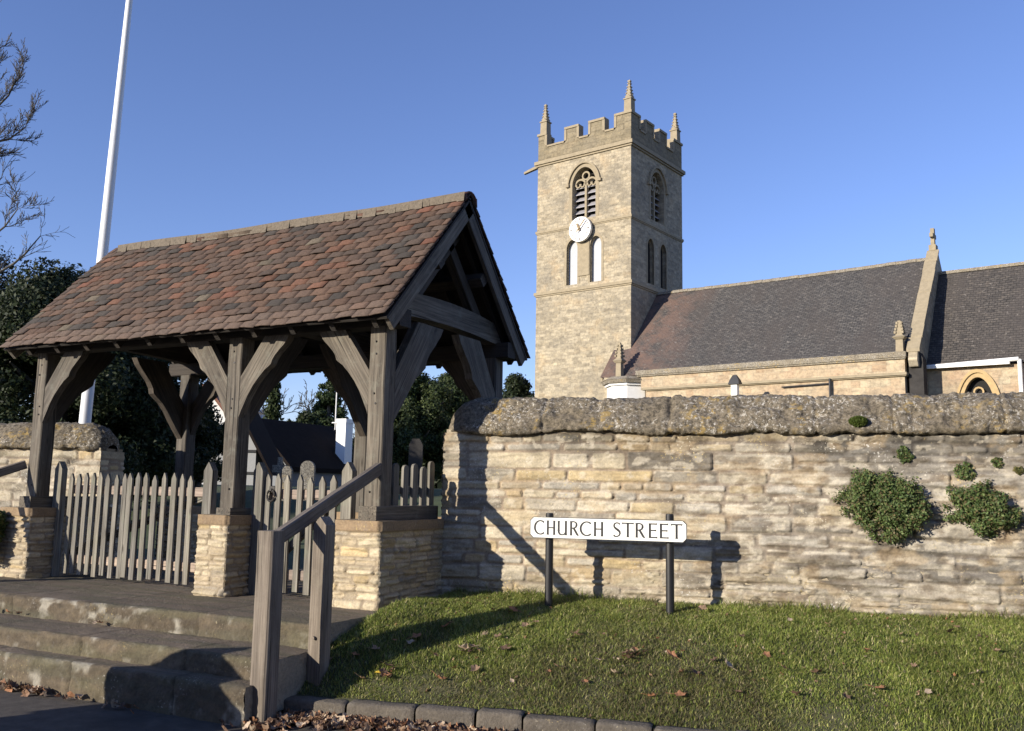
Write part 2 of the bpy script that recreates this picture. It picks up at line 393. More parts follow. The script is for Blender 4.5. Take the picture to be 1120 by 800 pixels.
# churchyard behind the walls, rising gently, one sheet to the horizon
xs = np.concatenate([np.linspace(-600, -30, 8), np.linspace(-25, 40, 40), np.linspace(50, 600, 8)])
ys = np.concatenate([np.linspace(.0, 12, 16), np.linspace(14, 60, 14), np.linspace(80, 900, 8)])
X, Y = np.meshgrid(xs, ys); nz = Noise(5)
dd = np.clip((Y - 3) / 9, 0, 1); Z = .50 + .95 * dd * dd * (3 - 2 * dd) + .12 * (nz.fbm(X * .3, Y * .3) - .5) * dd
V = np.stack([X, Y + .98 + .183 * np.clip(X - 4.35, 0, 12), Z], -1).reshape(-1, 3)
nx, ny = len(xs), len(ys); I = np.arange(nx * ny).reshape(ny, nx)
F = np.stack([I[:-1, :-1], I[:-1, 1:], I[1:, 1:], I[1:, :-1]], -1).reshape(-1, 4)
tag(arrmesh('churchyard_ground', V, F, M['yard'], smooth=True), kind='structure')
mb = MB(); mb.box((-.2, 2.2, .3), (4.5, 30, .535)); 
# bank surface (soil under the turf), right of the steps and a short one on the left
def bank(name, s0, s1, left=False):
    S = np.linspace(s0, s1, 90); T = np.linspace(0, 1, 30); SS, TT = np.meshgrid(S, T)
    ax = K0.x + KD.x * SS; ay = K0.y + KD.y * SS
    bx = WQ.x + WD.x * SS; by = WQ.y + WD.y * SS + .05
    X = ax + (bx - ax) * TT; Y = ay + (by - ay) * TT; Z = bank_z(X, Y) + .02 * (nz.fbm(X * 4, Y * 4) - .5)
    V = np.stack([X, Y, Z], -1).reshape(-1, 3); I = np.arange(V.shape[0]).reshape(SS.shape)
    F = np.stack([I[:-1, :-1], I[:-1, 1:], I[1:, 1:], I[1:, :-1]], -1).reshape(-1, 4)
    return tag(arrmesh(name, V, F, M['soil'], smooth=True), kind='structure')
bank('grass_bank', -.12, 9.5)
# left bank (beyond the frame edge) so that the place goes on
mb = MB(); mb.add([(-12, -1.6, .1), (-.5, -1.6, .1), (-.5, .6, .55), (-12, -2.6, .55)], [(0, 1, 2, 3)])
tag(mb.build('verge', M['yard']), kind='structure')

# ------------------------------------------------------------------ masonry height field
def masonry(W, H, seed, step=.009, ch=(.055, .12), sw=(.14, .42), joint=.009, relief=.02, rough=.008, palette=None, pw=None, mortar=(.33, .265, .20),
            weather=None, warp=.018, vjit=.006, laminate=0.0, soft=.014):
    "returns U, V grids, height and colour for coursed rubble of size W x H"
    rs = np.random.RandomState(seed); nzs = [Noise(seed * 7 + k) for k in range(6)]
    nu = int(W / step) + 1; nv = int(H / step) + 1
    U, Vv = np.meshgrid(np.linspace(0, W, nu), np.linspace(0, H, nv))
    Uw = U + warp * (nzs[0].fbm(U * 5, Vv * 9, 3) - .5) * 1.6
    Vw = Vv + warp * (nzs[1].fbm(U * 2.2, Vv * 7, 3) - .5) * 2.2
    hh = np.zeros_like(U); colr = np.zeros(U.shape + (3,))
    mort = np.array(mortar) * (.7 + .6 * nzs[2].fbm(U * 14, Vv * 14, 5))[..., None]
    colr[:] = mort
    hh[:] = -.005 + .012 * (nzs[2].fbm(U * 18, Vv * 18, 4) - .5) + .012 * (nzs[1].fbm(U * 4, Vv * 4) - .5)
    v = -.05; pal = np.array(palette)
    while v < H + .05:
        c = rs.uniform(*ch); m0 = (Vw >= v) & (Vw < v + c)
        u = -rs.uniform(0, .3)
        while u < W + .05:
            s = rs.uniform(*sw) * (1.3 if c > (ch[0]+ch[1])/2 else .9)
            parts = [(v, c)]
            if c > ch[1] * .8 and rs.rand() < .35: k = rs.uniform(.4, .6); parts = [(v, c * k), (v + c * k, c * (1 - k))]
            for (vv, cc) in parts:
                m = m0 & (Uw >= u) & (Uw < u + s) & (Vw >= vv) & (Vw < vv + cc)
                if m.any():
                    uu = Uw[m] - u; v2 = Vw[m] - vv; j = joint * (rs.uniform(.2, .9) if rs.rand() < .6 else rs.uniform(.9, 2.0))
                    jt = vjit * (rs.rand() - .3)
                    du = np.minimum(uu, s - uu) - j * 1.1; dv = np.minimum(v2, cc - v2) - j * .7 - jt * .5
                    r = .022; d = np.where((du < r) & (dv < r), r - np.hypot(np.clip(r - du, 0, None), np.clip(r - dv, 0, None)), np.minimum(du, dv))
                    e = np.clip(d / soft + .15, 0, 1); e = e * e * (3 - 2 * e)
                    top = relief * rs.uniform(.0, 1) + rs.uniform(-.1, .1) * (uu - s / 2) * .25 + rs.uniform(-.12, .12) * (v2 - cc / 2)
                    nn = nzs[3].fbm(U[m] * 14 + rs.rand() * 9, Vv[m] * 38, 4) - .5
                    if laminate: nn = nn + laminate * (nzs[4].fbm(U[m] * 4, Vv[m] * 90, 3) - .5) * 2
                    hh[m] = hh[m] * (1 - e) + e * (top + rough * 2.2 * nn)
                    base = pal[rs.choice(len(pal), p=pw)] * rs.uniform(.82, 1.14)
                    c3 = base[None, :] * (.74 + .52 * nzs[5].fbm(U[m] * 11 + 3, Vv[m] * 30, 5))[:, None]
                    colr[m] = colr[m] * (1 - e[:, None]) + c3 * e[:, None]
            u += s
        v += c
    if weather is not None: colr, hh = weather(U, Vv, colr, hh, nzs)
    return U, Vv, hh, colr

CREAM = [(.58, .51, .37), (.52, .455, .33), (.62, .56, .44), (.50, .40, .25), (.55, .44, .25), (.38, .345, .28), (.46, .43, .37), (.28, .25, .205)]
CREAMP = [.20, .18, .16, .08, .07, .13, .12, .06]
def field_mesh(name, fld, O, Ux, Vx, Nx, mat, parent=None, shape=None):
    U, Vv, hh, colr = fld; O = np.array(O); Ux = np.array(Ux); Vx = np.array(Vx); Nx = np.array(Nx)
    P = O + U[..., None] * Ux + Vv[..., None] * Vx + hh[..., None] * Nx
    V = P.reshape(-1, 3); I = np.arange(V.shape[0]).reshape(U.shape)
    F = np.stack([I[:-1, :-1], I[:-1, 1:], I[1:, 1:], I[1:, :-1]], -1).reshape(-1, 4)
    return arrmesh(name, V, F, mat, col=colr.reshape(-1, 3), parent=parent, smooth=True)

# ------------------------------------------------------------------ boundary walls
def wall_weather(U, V, c, h, nz):
    # grey, streaky lias towards the right and the foot; dirty band below the coping
    g = np.clip((U - 1.7) / 1.9, 0, 1) * .85 + .15; g = g + 1.1 * (nz[0].fbm(U * 1.3 + 5, V * 2.2 + 3) - .5)
    low = np.clip((.42 - V) / .3, 0, 1) * np.clip((U - .3) / 1.2, 0, 1)
    top = np.clip((V - 1.12 + .18 * (nz[1].fbm(U * 3, V * 2) - .5)) / .2, 0, 1)
    grey = c.mean(-1, keepdims=True) * np.array([.99, .935, .85]) * .86
    c = c + (grey - c) * np.clip(g, 0, .85)[..., None]
    dk = np.clip((nz[2].fbm(U * 2.6, V * 7) - .52) * 5, 0, 1) * np.clip(g + .25, 0, 1)
    c = c * (1 - .5 * dk[..., None])
    c = c + (np.array([.40, .355, .28]) - c) * (low * .55)[..., None]
    st = np.clip(top + .0, 0, 1) * np.clip((nz[3].fbm(U * 2.4, V * 1.2) - .40) * 5, 0, 1)
    c = c * (1 - .6 * st[..., None])
    bl = (np.clip((nz[1].fbm(U * 5 + 40, V * 9 + 7, 5) - .55) * 7, 0, .6) * np.clip(g + .15, .1, 1))[..., None]; c = c * (1 - bl) + np.array([.21, .19, .155]) * bl
    ow = np.clip((nz[2].fbm(U * 3 + 70, V * 6 + 17, 5) - .60) * 7, 0, .4)[..., None]; c = c * (1 - ow) + np.array([.43, .33, .20]) * ow
    wt = np.clip((nz[0].fbm(U * 13 + 70, V * 22 + 17, 4) - .60) * 9, 0, .45)[..., None]; c = c * (1 - wt) + np.array([.62, .57, .47]) * wt
    gm = np.clip((nz[3].fbm(U * 10 + 11, V * 26 + 5, 5) - .50) * 6, 0, 1) * np.clip((U - .9) / 1.6, .08, 1); c = c * (1 - .42 * gm[..., None] * np.array([.9, 1.0, 1.1]))
    ck = np.clip((.035 - abs(nz[5].fbm(U * 2.5 + 3, V * 30 + 8, 3) - .5)) / .02, 0, 1) * np.clip((.55 - V) / .25, 0, 1) * np.clip((U - .8), 0, 1) * np.clip((nz[0].fbm(U * 4, V * 4 + 9) - .45) * 8, 0, 1)
    c = c * (1 - .6 * ck[..., None]); h = h - .014 * ck
    h = h + .008 * (nz[4].fbm(U * 7 + 9, V * 20, 5) - .5)
    h = h + low * .018 * (nz[4].fbm(U * 2.2, V * 42) - .5) * 2 + g.clip(0, 1) * .010 * (nz[5].fbm(U * 5, V * 40) - .5) * 2
    return c * np.array([.93, .915, .885]), h

COPY = []
def wall(name, O, D, Nn, L, H0, H1, z0, label, seed, left_end, step=.009, coph=.30):
    "rubble wall: face line from O along D; Nn points into the churchyard"
    root = empty(name, O, label, 'wall')
    O = Vector(O); D = Vector(D); Nn = Vector(Nn)
    fld = masonry(L, H1 - z0, seed, step=step, palette=CREAM, pw=CREAMP, weather=wall_weather, relief=.012, rough=.008, laminate=.35, warp=.016, ch=(.06, .14), sw=(.16, .58), joint=.009, soft=.011)
    field_mesh('stone_face', fld, O + Vector((0, 0, z0)), D, (0, 0, 1), -Nn, M['stone'], root)
    mb = MB()
    def fr(p): return O + D * p[0] + Nn * p[1] + Vector((0, 0, p[2]))
    mb.c = (.34, .29, .21); mb.box((.02, .012, z0), (L, .45, H1 + .03), fr)
    mb.build('wall_core', M['stone'], root)
    fld = masonry(.47, H1 - z0, seed + 5, step=.012, palette=CREAM, pw=CREAMP, relief=.012, laminate=.5, warp=.022)
    field_mesh('stone_end', fld, O + Nn * .465 + Vector((0, 0, z0)), -Nn, (0, 0, 1), -D, M['stone'], root)
    # coping: rough rounded cap, profile from the front lip over the top to the back
    na, nb = int(L / .013), 46
    S = np.linspace(0, 1, na); T = np.linspace(0, 1, nb); SS, TT = np.meshgrid(S, T); u = SS * L
    pr = np.array([(.03, -.005), (-.060, .0), (-.075, .02), (-.070, .05), (-.030, .12), (.02, .19), (.07, .25), (.13, .29), (.24, .31), (.38, .27), (.47, .2), (.50, .08), (.49, .0), (.40, -.005)])
    pl = np.concatenate([[0], np.cumsum(np.hypot(*np.diff(pr, axis=0).T))]); pl /= pl[-1]
    n = np.interp(TT, pl, pr[:, 0]); z = np.interp(TT, pl, pr[:, 1])
    cn = Noise(seed + 90); 
    dn = np.gradient(n, axis=0); dz = np.gradient(z, axis=0); ln = np.hypot(dn, dz) + 1e-9; nn, nz_ = -dz / ln, dn / ln
    amp = .055 * (cn.fbm(u * 2.3, TT * 5 + 2, 3) - .5) + .042 * (cn.fbm(u * 8, TT * 12, 5) - .5) + .030 * (cn.fbm(u * 30, TT * 38, 4) - .5)
    pit = np.clip((cn.fbm(u * 6 + 30, TT * 9 + 8, 3) - .62) * 8, 0, 1); amp = amp - .03 * pit
    js = np.cumsum(np.random.RandomState(seed + 3).uniform(.55, 1.2, 12)); gr = sum(np.exp(-((u - q + .03 * (cn.fbm(TT * 9, TT * 0 + q, 3) - .5)) / .012) ** 2) for q in js); amp = amp - .022 * gr
    lip = .075 * (cn.fbm(u * 2.6 + 40, 0 * TT, 5) - .5) * np.clip(1 - TT * 3, 0, 1)
    n = n + nn * amp; z = z + nz_ * amp + lip
    z = z * coph / .30
    if left_end:                                              # worn, rounded end
        k = np.clip(u / .30, 0, 1); k = np.sqrt(1 - (1 - k) ** 2)
        mid = .2; n = mid + (n - mid) * (.35 + .65 * k); z = z * (.25 + .75 * k)
    P = np.array(O) + u[..., None] * np.array(D) + n[..., None] * np.array(Nn) + (z + H1)[..., None] * np.array([0, 0, 1.])
    I = np.arange(na * nb).reshape(nb, na)
    F = np.stack([I[:-1, :-1], I[:-1, 1:], I[1:, 1:], I[1:, :-1]], -1).reshape(-1, 4)
    arrmesh('coping', P.reshape(-1, 3), F, M['coping'], parent=root, smooth=True)
    return root

wall('boundary_wall', (WQ.x, WQ.y, 0), WD, WN, 6.6, 0, 1.935, .50, 'long cream and grey rubble stone wall with lichened coping, behind the street sign', 11, True)
LW = Vector((-.02, .86, 0)); ang = R(20)
LD = Vector((-math.cos(ang), -math.sin(ang), 0)); LN = Vector((-LD.y * -1, LD.x * -1, 0))
LN = Vector((-math.sin(ang), math.cos(ang), 0))
def leftwall():
    # built from its far end towards the gate so that the worn end stands by the gate
    root = wall('boundary_wall', (LW.x, LW.y, 0), LD, LN, 5.0, 0, 1.80, .40, 'short stretch of stone wall with brown coping left of the gateway', 23, True, .012, .30)
    return root
leftwall()

# ------------------------------------------------------------------ steps
def block(mb, x0, x1, y0, y1, z0, z1, seed, c=(.33, .29, .22), step=.016):
    pass
def step_piece(mb_list, x0, x1, yf, yb, ztop, zbot, seed):
    "one worn stone step: front riser and tread as a rough sheet"
    cn = Noise(seed); nu = int((x1 - x0) / .016); 
    prof = [(yf + .004, zbot)] + [(yf, zbot + (ztop - .022 - zbot) * k / 9) for k in range(1, 10)] + [(yf + .006, ztop - .008), (yf + .02, ztop)]
    nb = max(3, int((yb - yf) / .03)); prof += [(yf + .02 + (yb - yf - .02) * k / nb, ztop) for k in range(1, nb + 1)]
    pr = np.array(prof); L = np.concatenate([[0], np.cumsum(np.hypot(*np.diff(pr, axis=0).T))])
    U = np.linspace(x0, x1, nu); UU, LL = np.meshgrid(U, L)
    y = np.repeat(pr[:, 0][:, None], nu, 1); z = np.repeat(pr[:, 1][:, None], nu, 1)
    front = (np.arange(len(pr)) < 12)[:, None]
    a = cn.fbm(UU * 3, LL * 5, 4) - .5; b = cn.fbm(UU * 16, LL * 30, 4) - .5
    c3_ = cn.fbm(UU * 45, LL * 60, 3) - .5; y = y + np.where(front, -(.045 * a + .026 * b + .012 * c3_), 0); z = z + np.where(front, .010 * b, .014 * a + .008 * b + .004 * c3_)
    wear = -.02 * np.exp(-((UU - (x0 + x1) / 2) / 1.2) ** 2); z = z + np.where(np.arange(len(pr))[:, None] > 8, wear * .6, 0)
    # block joints
    rs = np.random.RandomState(seed); xj = x0 + rs.uniform(.4, .9); js = []
    while xj < x1 - .2: js.append(xj); xj += rs.uniform(.55, 1.25)
    shade = np.zeros_like(UU); tone = np.ones_like(UU); prev = x0
    for q in js + [x1 + 1]:
        m = (UU >= prev) & (UU < q); tone[m] *= rs.uniform(.8, 1.15); prev = q
    for q in js:
        g = np.exp(-((UU - q + .012 * b) / .009) ** 2); y = y + np.where(front, .012 * g, 0); z = z - np.where(front, 0, .006 * g); shade += g * .7
    cr = np.array([.108, .085, .057]) * tone[..., None] * ((.45 + 1.0 * cn.fbm(UU * 7, LL * 22, 5)) * (.7 + .6 * cn.fbm(UU * 30, LL * 60, 3)))[..., None]
    tread = np.array([.155, .122, .088]) * tone[..., None] * (.8 + .4 * cn.fbm(UU * 3, LL * 6))[..., None]
    fm = np.where(front, 1., 0)[..., None]; c = cr * fm + tread * (1 - fm)
    lp = np.clip((cn.fbm(UU * 6 + 9, LL * 8 + 4, 5) - .64) * 10, 0, .8)[..., None] * fm; c = c * (1 - lp) + np.array([.34, .32, .27]) * lp
    dm = np.clip((cn.fbm(UU * 1.5 + 3, LL * 12 + 1, 5) - .5) * 5, 0, .65)[..., None]; c = c * (1 - dm) + np.array([.075, .07, .045]) * dm
    gr = np.clip((cn.fbm(UU * 2 + 19, LL * 9 + 8) - .5) * 6, 0, 1)[..., None] * .6; c = c * (1 - gr) + np.array([.105, .095, .055]) * gr
    c = c * (1 - .7 * np.clip(shade, 0, 1))[..., None]
    P = np.stack([UU, y, z], -1); I = np.arange(P.shape[0] * P.shape[1]).reshape(UU.shape)
    F = np.stack([I[:-1, :-1], I[:-1, 1:], I[1:, 1:], I[1:, :-1]], -1).reshape(-1, 4)
    mb_list.append((P.reshape(-1, 3), F, c.reshape(-1, 3)))
pieces = []
step_piece(pieces, -1.2, 4.47, -.92, 2.45, .53, .30, 3)
step_piece(pieces, -1.4, 4.47, -1.37, -.87, .37, .12, 4)
step_piece(pieces, -1.6, 4.44, -1.55, -1.30, .235, -.03, 5)
# right-hand ends of the steps
def end_face(x, y0, y1, z0, z1, seed):
    U, V = np.meshgrid(np.linspace(y0, y1, max(4, int((y1-y0)/.02))), np.linspace(z0, z1, 14)); cn = Noise(seed)
    P = np.stack([x + .02 * (cn.fbm(U * 8, V * 14) - .5), U, V], -1); c = np.array([.27, .23, .17]) * (.7 + .6 * cn.fbm(U * 7, V * 12))[..., None]
    I = np.arange(U.size).reshape(U.shape); F = np.stack([I[:-1, :-1], I[:-1, 1:], I[1:, 1:], I[1:, :-1]], -1).reshape(-1, 4)
    pieces.append((P.reshape(-1, 3), F, c.reshape(-1, 3)))
end_face(4.47, -.92, .3, .1, .53, 7); end_face(4.47, -1.37, -.7, .05, .37, 8); end_face(4.44, -1.55, -1.35, -.03, .235, 9)
Vs, Fs, Cs, k = [], [], [], 0
for a, b, c in pieces: Vs.append(a); Fs.append(b + k); Cs.append(c); k += len(a)
tag(arrmesh('steps', np.concatenate(Vs), np.concatenate(Fs), M['steps'], col=np.concatenate(Cs), smooth=True), kind='structure')

# kerb of dressed stones along the bank
def kerb():
    Vs, Fs, Cs, k = [], [], [], 0; s = .0; rs = np.random.RandomState(6)
    while s < 6.5:
        L = rs.uniform(.26, .46); g = .012; cn = Noise(int(rs.randint(999)))
        hz = .125 + rs.uniform(-.012, .012); yo = rs.uniform(-.012, .012); bw = .12
        prof = np.array([(0, -.02), (0, .03), (0, .06), (0, hz - .02), (.008, hz - .005), (.025, hz), (.07, hz + .003), (bw - .01, hz), (bw, hz - .02), (bw, 0)])
        uu = np.array([0, .012, *np.linspace(.03, L - g - .03, 12), L - g - .012, L - g]); inset = np.array([.02, .004] + [0] * 12 + [.004, .02])
        UU, PP = np.meshgrid(uu, np.arange(len(prof)))
        n = prof[PP, 0]; z = prof[PP, 1]; ins = np.repeat(inset[None], len(prof), 0)
        b = cn.fbm((UU + s) * 14, PP * .9, 3) - .5
        n = bw / 2 + (n - bw / 2) * (1 - ins * 6) + .016 * b + yo; z = z - ins * .5 * (z > .05) + .010 * b
        P = np.array([K0.x, K0.y, 0]) + (UU + s)[..., None] * np.array(KD) + (n - .06)[..., None] * np.array(KN) + z[..., None] * np.array([0, 0, 1.])
        base = np.array([.125, .108, .088]) * rs.uniform(.75, 1.2); c = base * (.7 + .6 * cn.fbm((UU + s) * 10, PP * 1.2))[..., None]
        I = np.arange(UU.size).reshape(UU.shape); F = np.stack([I[:-1, :-1], I[:-1, 1:], I[1:, 1:], I[1:, :-1]], -1).reshape(-1, 4)
        Vs.append(P.reshape(-1, 3)); Fs.append(F + k); Cs.append(c.reshape(-1, 3)); k += UU.size; s += L
    return tag(arrmesh('kerb', np.concatenate(Vs), np.concatenate(Fs), M['steps'], col=np.concatenate(Cs), smooth=True), kind='structure')
kerb()

# ------------------------------------------------------------------ lychgate
A_, L_, D_ = 2.597, 4.124, 1.862; PW = .155
ZP, ZT = 1.2, 2.735                                     # top of the plinths, underside of the plates
XE, D2 = L_ + PW, D_ + PW
lych = empty('lychgate', (2.1, 1, .53), 'timber lychgate with brown clay-tiled roof standing on stone plinths at the top of the steps', 'lychgate')
random.seed(4)
def plinth(x0, x1, y0, y1, seed, zb=.50, ztop=ZP):
    P_ = [(.45, .385, .27), (.40, .33, .225), (.37, .31, .22), (.30, .26, .20), (.44, .345, .20)]
    Vs, Fs, Cs, k = [], [], [], 0
    faces = [((x0, y0), (1, 0), (0, -1), x1 - x0), ((x1, y0), (0, 1), (1, 0), y1 - y0), ((x0, y1), (0, -1), (-1, 0), y1 - y0), ((x1, y1), (-1, 0), (0, 1), x1 - x0)]
    for q, (o, d, nn, L) in enumerate(faces):
        capz = ztop - .088
        f = masonry(L, ztop - zb, seed * 5 + q, step=.010, ch=(.045, .085), sw=(.10, .24), palette=P_, pw=[.3, .25, .2, .1, .15], relief=.012, rough=.014, mortar=(.27, .22, .155), laminate=.9, warp=.020, joint=.005, soft=.010)
        U, V, h, c = f
        cap = V > (capz - zb); cn = Noise(seed + q)
        h = np.where(cap, .016 + .008 * (cn.fbm(U * 12, V * 12) - .5), h); h = np.where(abs(V - (capz - zb)) < .006, -.004, h)
        c = np.where(cap[..., None], np.array([.25, .18, .11]) * (.75 + .5 * cn.fbm(U * 8, V * 14))[..., None], c)
        ed = np.minimum(U, L - U); h = h * np.clip(ed / .02, 0, 1) - .006 * (1 - np.clip(ed / .012, 0, 1))
        h = h + .02 * np.clip((.12 - V) / .12, 0, 1) * np.clip(ed / .03, 0, 1)
        Pp = np.array([o[0], o[1], zb]) + U[..., None] * np.array([d[0], d[1], 0]) + V[..., None] * np.array([0, 0, 1.]) + h[..., None] * np.array([nn[0], nn[1], 0])
        I = np.arange(U.size).reshape(U.shape); F = np.stack([I[:-1, :-1], I[:-1, 1:], I[1:, 1:], I[1:, :-1]], -1).reshape(-1, 4)
        Vs.append(Pp.reshape(-1, 3)); Fs.append(F + k); Cs.append(c.reshape(-1, 3)); k += U.size
    e = .012; top = np.array([(x0 - e, y0 - e, ztop), (x1 + e, y0 - e, ztop), (x1 + e, y1 + e, ztop), (x0 - e, y1 + e, ztop)])
    Vs.append(top); Fs.append(np.array([[0, 1, 2, 3]]) + k); Cs.append(np.tile([.22, .17, .11], (4, 1)))
    arrmesh('plinth', np.concatenate(Vs), np.concatenate(Fs), M['stonep'], col=np.concatenate(Cs), parent=lych)
plinth(-.22, .24, -.10, .88, 31)
plinth(2.455, 2.80, -.10, .28, 32)
plinth(3.93, 4.365, -.10, .82, 33)
plinth(-.10, .25, 1.75, 2.1, 34, .5, 1.2); plinth(2.50, 2.82, 1.75, 2.1, 35, .5, 1.2); plinth(3.98, 4.38, 1.2, 2.1, 36, .5, 1.2)
# sill beams under the gable-end posts
for x, n in ((0, 0), (L_, 1)):
    MB().beam((x + PW/2, -.055, ZP + .055), (x + PW/2, .85, ZP + .055), .17, .11).build('sill_beam', M['oak'], lych)
for x in (A_,): MB().beam((x + PW/2, -.03, ZP + .03), (x + PW/2, .22, ZP + .03), .16, .06).build('sill_beam', M['oak'], lych)
for y in (0, D_):
    for x in (0, A_, L_):
        zb = ZP + (.11 if (x != A_) else .06)
        if y: zb = ZP
        MB().beam((x + PW/2, y + PW/2, zb), (x + PW/2, y + PW/2, ZT + .02), PW, PW, (0, 1, 0), .008, 6, .006).build('post', M['oak'], lych)
        if y == 0:                                   # oak pegs at the joints
            for zz in (2.62, 2.52, 2.2, 2.12, 1.42):
                m_ = MB(); m_.tube([(x + PW/2 + random.uniform(-.03, .03), -.006, zz), (x + PW/2, .02, zz)], .009, 6); m_.build('peg', M['iron'], lych)
# wall plates
for y in (0, D_):
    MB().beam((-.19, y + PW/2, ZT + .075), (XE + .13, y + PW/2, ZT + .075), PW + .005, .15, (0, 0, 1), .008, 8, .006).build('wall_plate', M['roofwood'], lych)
# braces
BR = [(0, -.345), (.255, 0), (.52, 0), (.505, -.04), (.465, -.085), (.415, -.13), (.375, -.17), (.35, -.205), (.335, -.245), (.31, -.265), (.27, -.29), (.21, -.35), (.145, -.425), (.09, -.51), (.05, -.59), (.02, -.65), (0, -.70)]
BG = [(0, -.47), (.32, 0), (.72, 0), (.68, -.07), (.60, -.16), (.51, -.25), (.465, -.32), (.45, -.38), (.40, -.42), (.32, -.475), (.24, -.56), (.16, -.67), (.09, -.76), (.04, -.82), (0, -.87)]
def brace(O, U, poly, thick, top, mat='oak'):
    U = Vector(U); D = Vector((-U.y, U.x, 0)) * thick
    m_ = MB(); m_.prism(poly, Vector(O) - D / 2 + Vector((0, 0, top)), U, (0, 0, 1), D, (.55, .83)); m_.build('brace', M[mat], lych)
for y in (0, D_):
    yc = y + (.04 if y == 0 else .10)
    brace((PW, yc, 0), (1, 0, 0), BR, .075, ZT, 'shadeoak' if y else 'oak')
    brace((A_, yc, 0), (-1, 0, 0), BR, .075, ZT, 'shadeoak' if y else 'oak')
    brace((A_ + PW, yc, 0), (1, 0, 0), BR, .075, ZT, 'shadeoak' if y else 'oak')
    brace((L_, yc, 0), (-1, 0, 0), BR, .075, ZT, 'shadeoak' if y else 'oak')
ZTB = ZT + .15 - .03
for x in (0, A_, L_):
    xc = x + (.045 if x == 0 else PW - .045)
    brace((xc, PW, 0), (0, 1, 0), BG, .08, ZTB, 'oak' if x == L_ else 'shadeoak')
    brace((xc, D_, 0), (0, -1, 0), BG, .08, ZTB, 'oak' if x == L_ else 'shadeoak')
# cambered tie beams
for x in (0, A_, L_):
    n = 12; lo = []; hi = []
    for k in range(n + 1):
        t = k / n; y = -.0 + (D2) * t; c = 1 - (2 * t - 1) ** 2
        lo.append((y, ZTB - .0 + .05 * c)); hi.append((y, ZTB + (.19 + .07 * c if 0 < k < n else .10)))
    m_ = MB(); m_.prism(lo + hi[::-1], (x + .02, 0, 0), (0, 1, 0), (0, 0, 1), (PW - .04 + (.02 if x else 0), 0, 0)); m_.build('tie_beam', M['oak' if x == L_ else 'shadeoak'], lych)
# roof frame: rafters follow the slope
EY, EZ, RY, RZ = -.235, 2.775, D2 / 2, 4.10
SL = math.hypot(RY - EY, RZ - EZ); sy, sz = (RY - EY) / SL, (RZ - EZ) / SL
X0, X1 = -.235, XE + .165
def rf(x, s, h, side):
    "point on the roof: x along, s up the slope from the eave, h above the tile bed"
    y = EY + sy * s - sz * h; z = EZ + sz * s + sy * h
    return Vector((x, y if side == 0 else D2 - y, z))
rx = [X0 + .035] + [.08 + i * .42 for i in range(11)] + [X1 - .035]
for side in (0, 1):
    for i, x in enumerate(rx):
        ht = .09 if 0 < i < len(rx) - 1 else .12
        m_ = MB(); up = (rf(x, 0, 1, side) - rf(x, 0, 0, side))
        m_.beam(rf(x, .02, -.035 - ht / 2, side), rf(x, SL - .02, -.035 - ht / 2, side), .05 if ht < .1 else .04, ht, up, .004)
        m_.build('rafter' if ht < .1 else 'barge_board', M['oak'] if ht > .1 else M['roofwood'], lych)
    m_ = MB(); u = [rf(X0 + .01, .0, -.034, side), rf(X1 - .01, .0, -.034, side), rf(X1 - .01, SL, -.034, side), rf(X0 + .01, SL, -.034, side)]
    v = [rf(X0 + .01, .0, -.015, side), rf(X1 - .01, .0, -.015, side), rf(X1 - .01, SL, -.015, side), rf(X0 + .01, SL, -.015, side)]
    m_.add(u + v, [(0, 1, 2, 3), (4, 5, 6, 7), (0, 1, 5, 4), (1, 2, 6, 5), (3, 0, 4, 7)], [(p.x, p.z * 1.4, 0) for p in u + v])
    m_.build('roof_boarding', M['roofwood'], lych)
# gable struts and collar at both ends and over the middle posts
for x in (0, A_, L_):
    xc = x + PW / 2
    for s_ in (0, 1):
        f = lambda y: y if s_ == 0 else D2 - y
        up = (rf(xc, 0, 1, s_) - rf(xc, 0, 0, s_))
        MB().beam(rf(xc, .55, -.30, s_), rf(xc, SL - .0, -.30, s_), .09, .11, up).build('principal_rafter', M['shadeoak'], lych)
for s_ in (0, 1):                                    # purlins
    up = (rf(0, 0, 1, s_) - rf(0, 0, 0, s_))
    MB().beam(rf(X0 + .06, 1.05, -.19, s_), rf(X1 - .06, 1.05, -.19, s_), .10, .11, up).build('purlin', M['shadeoak'], lych)
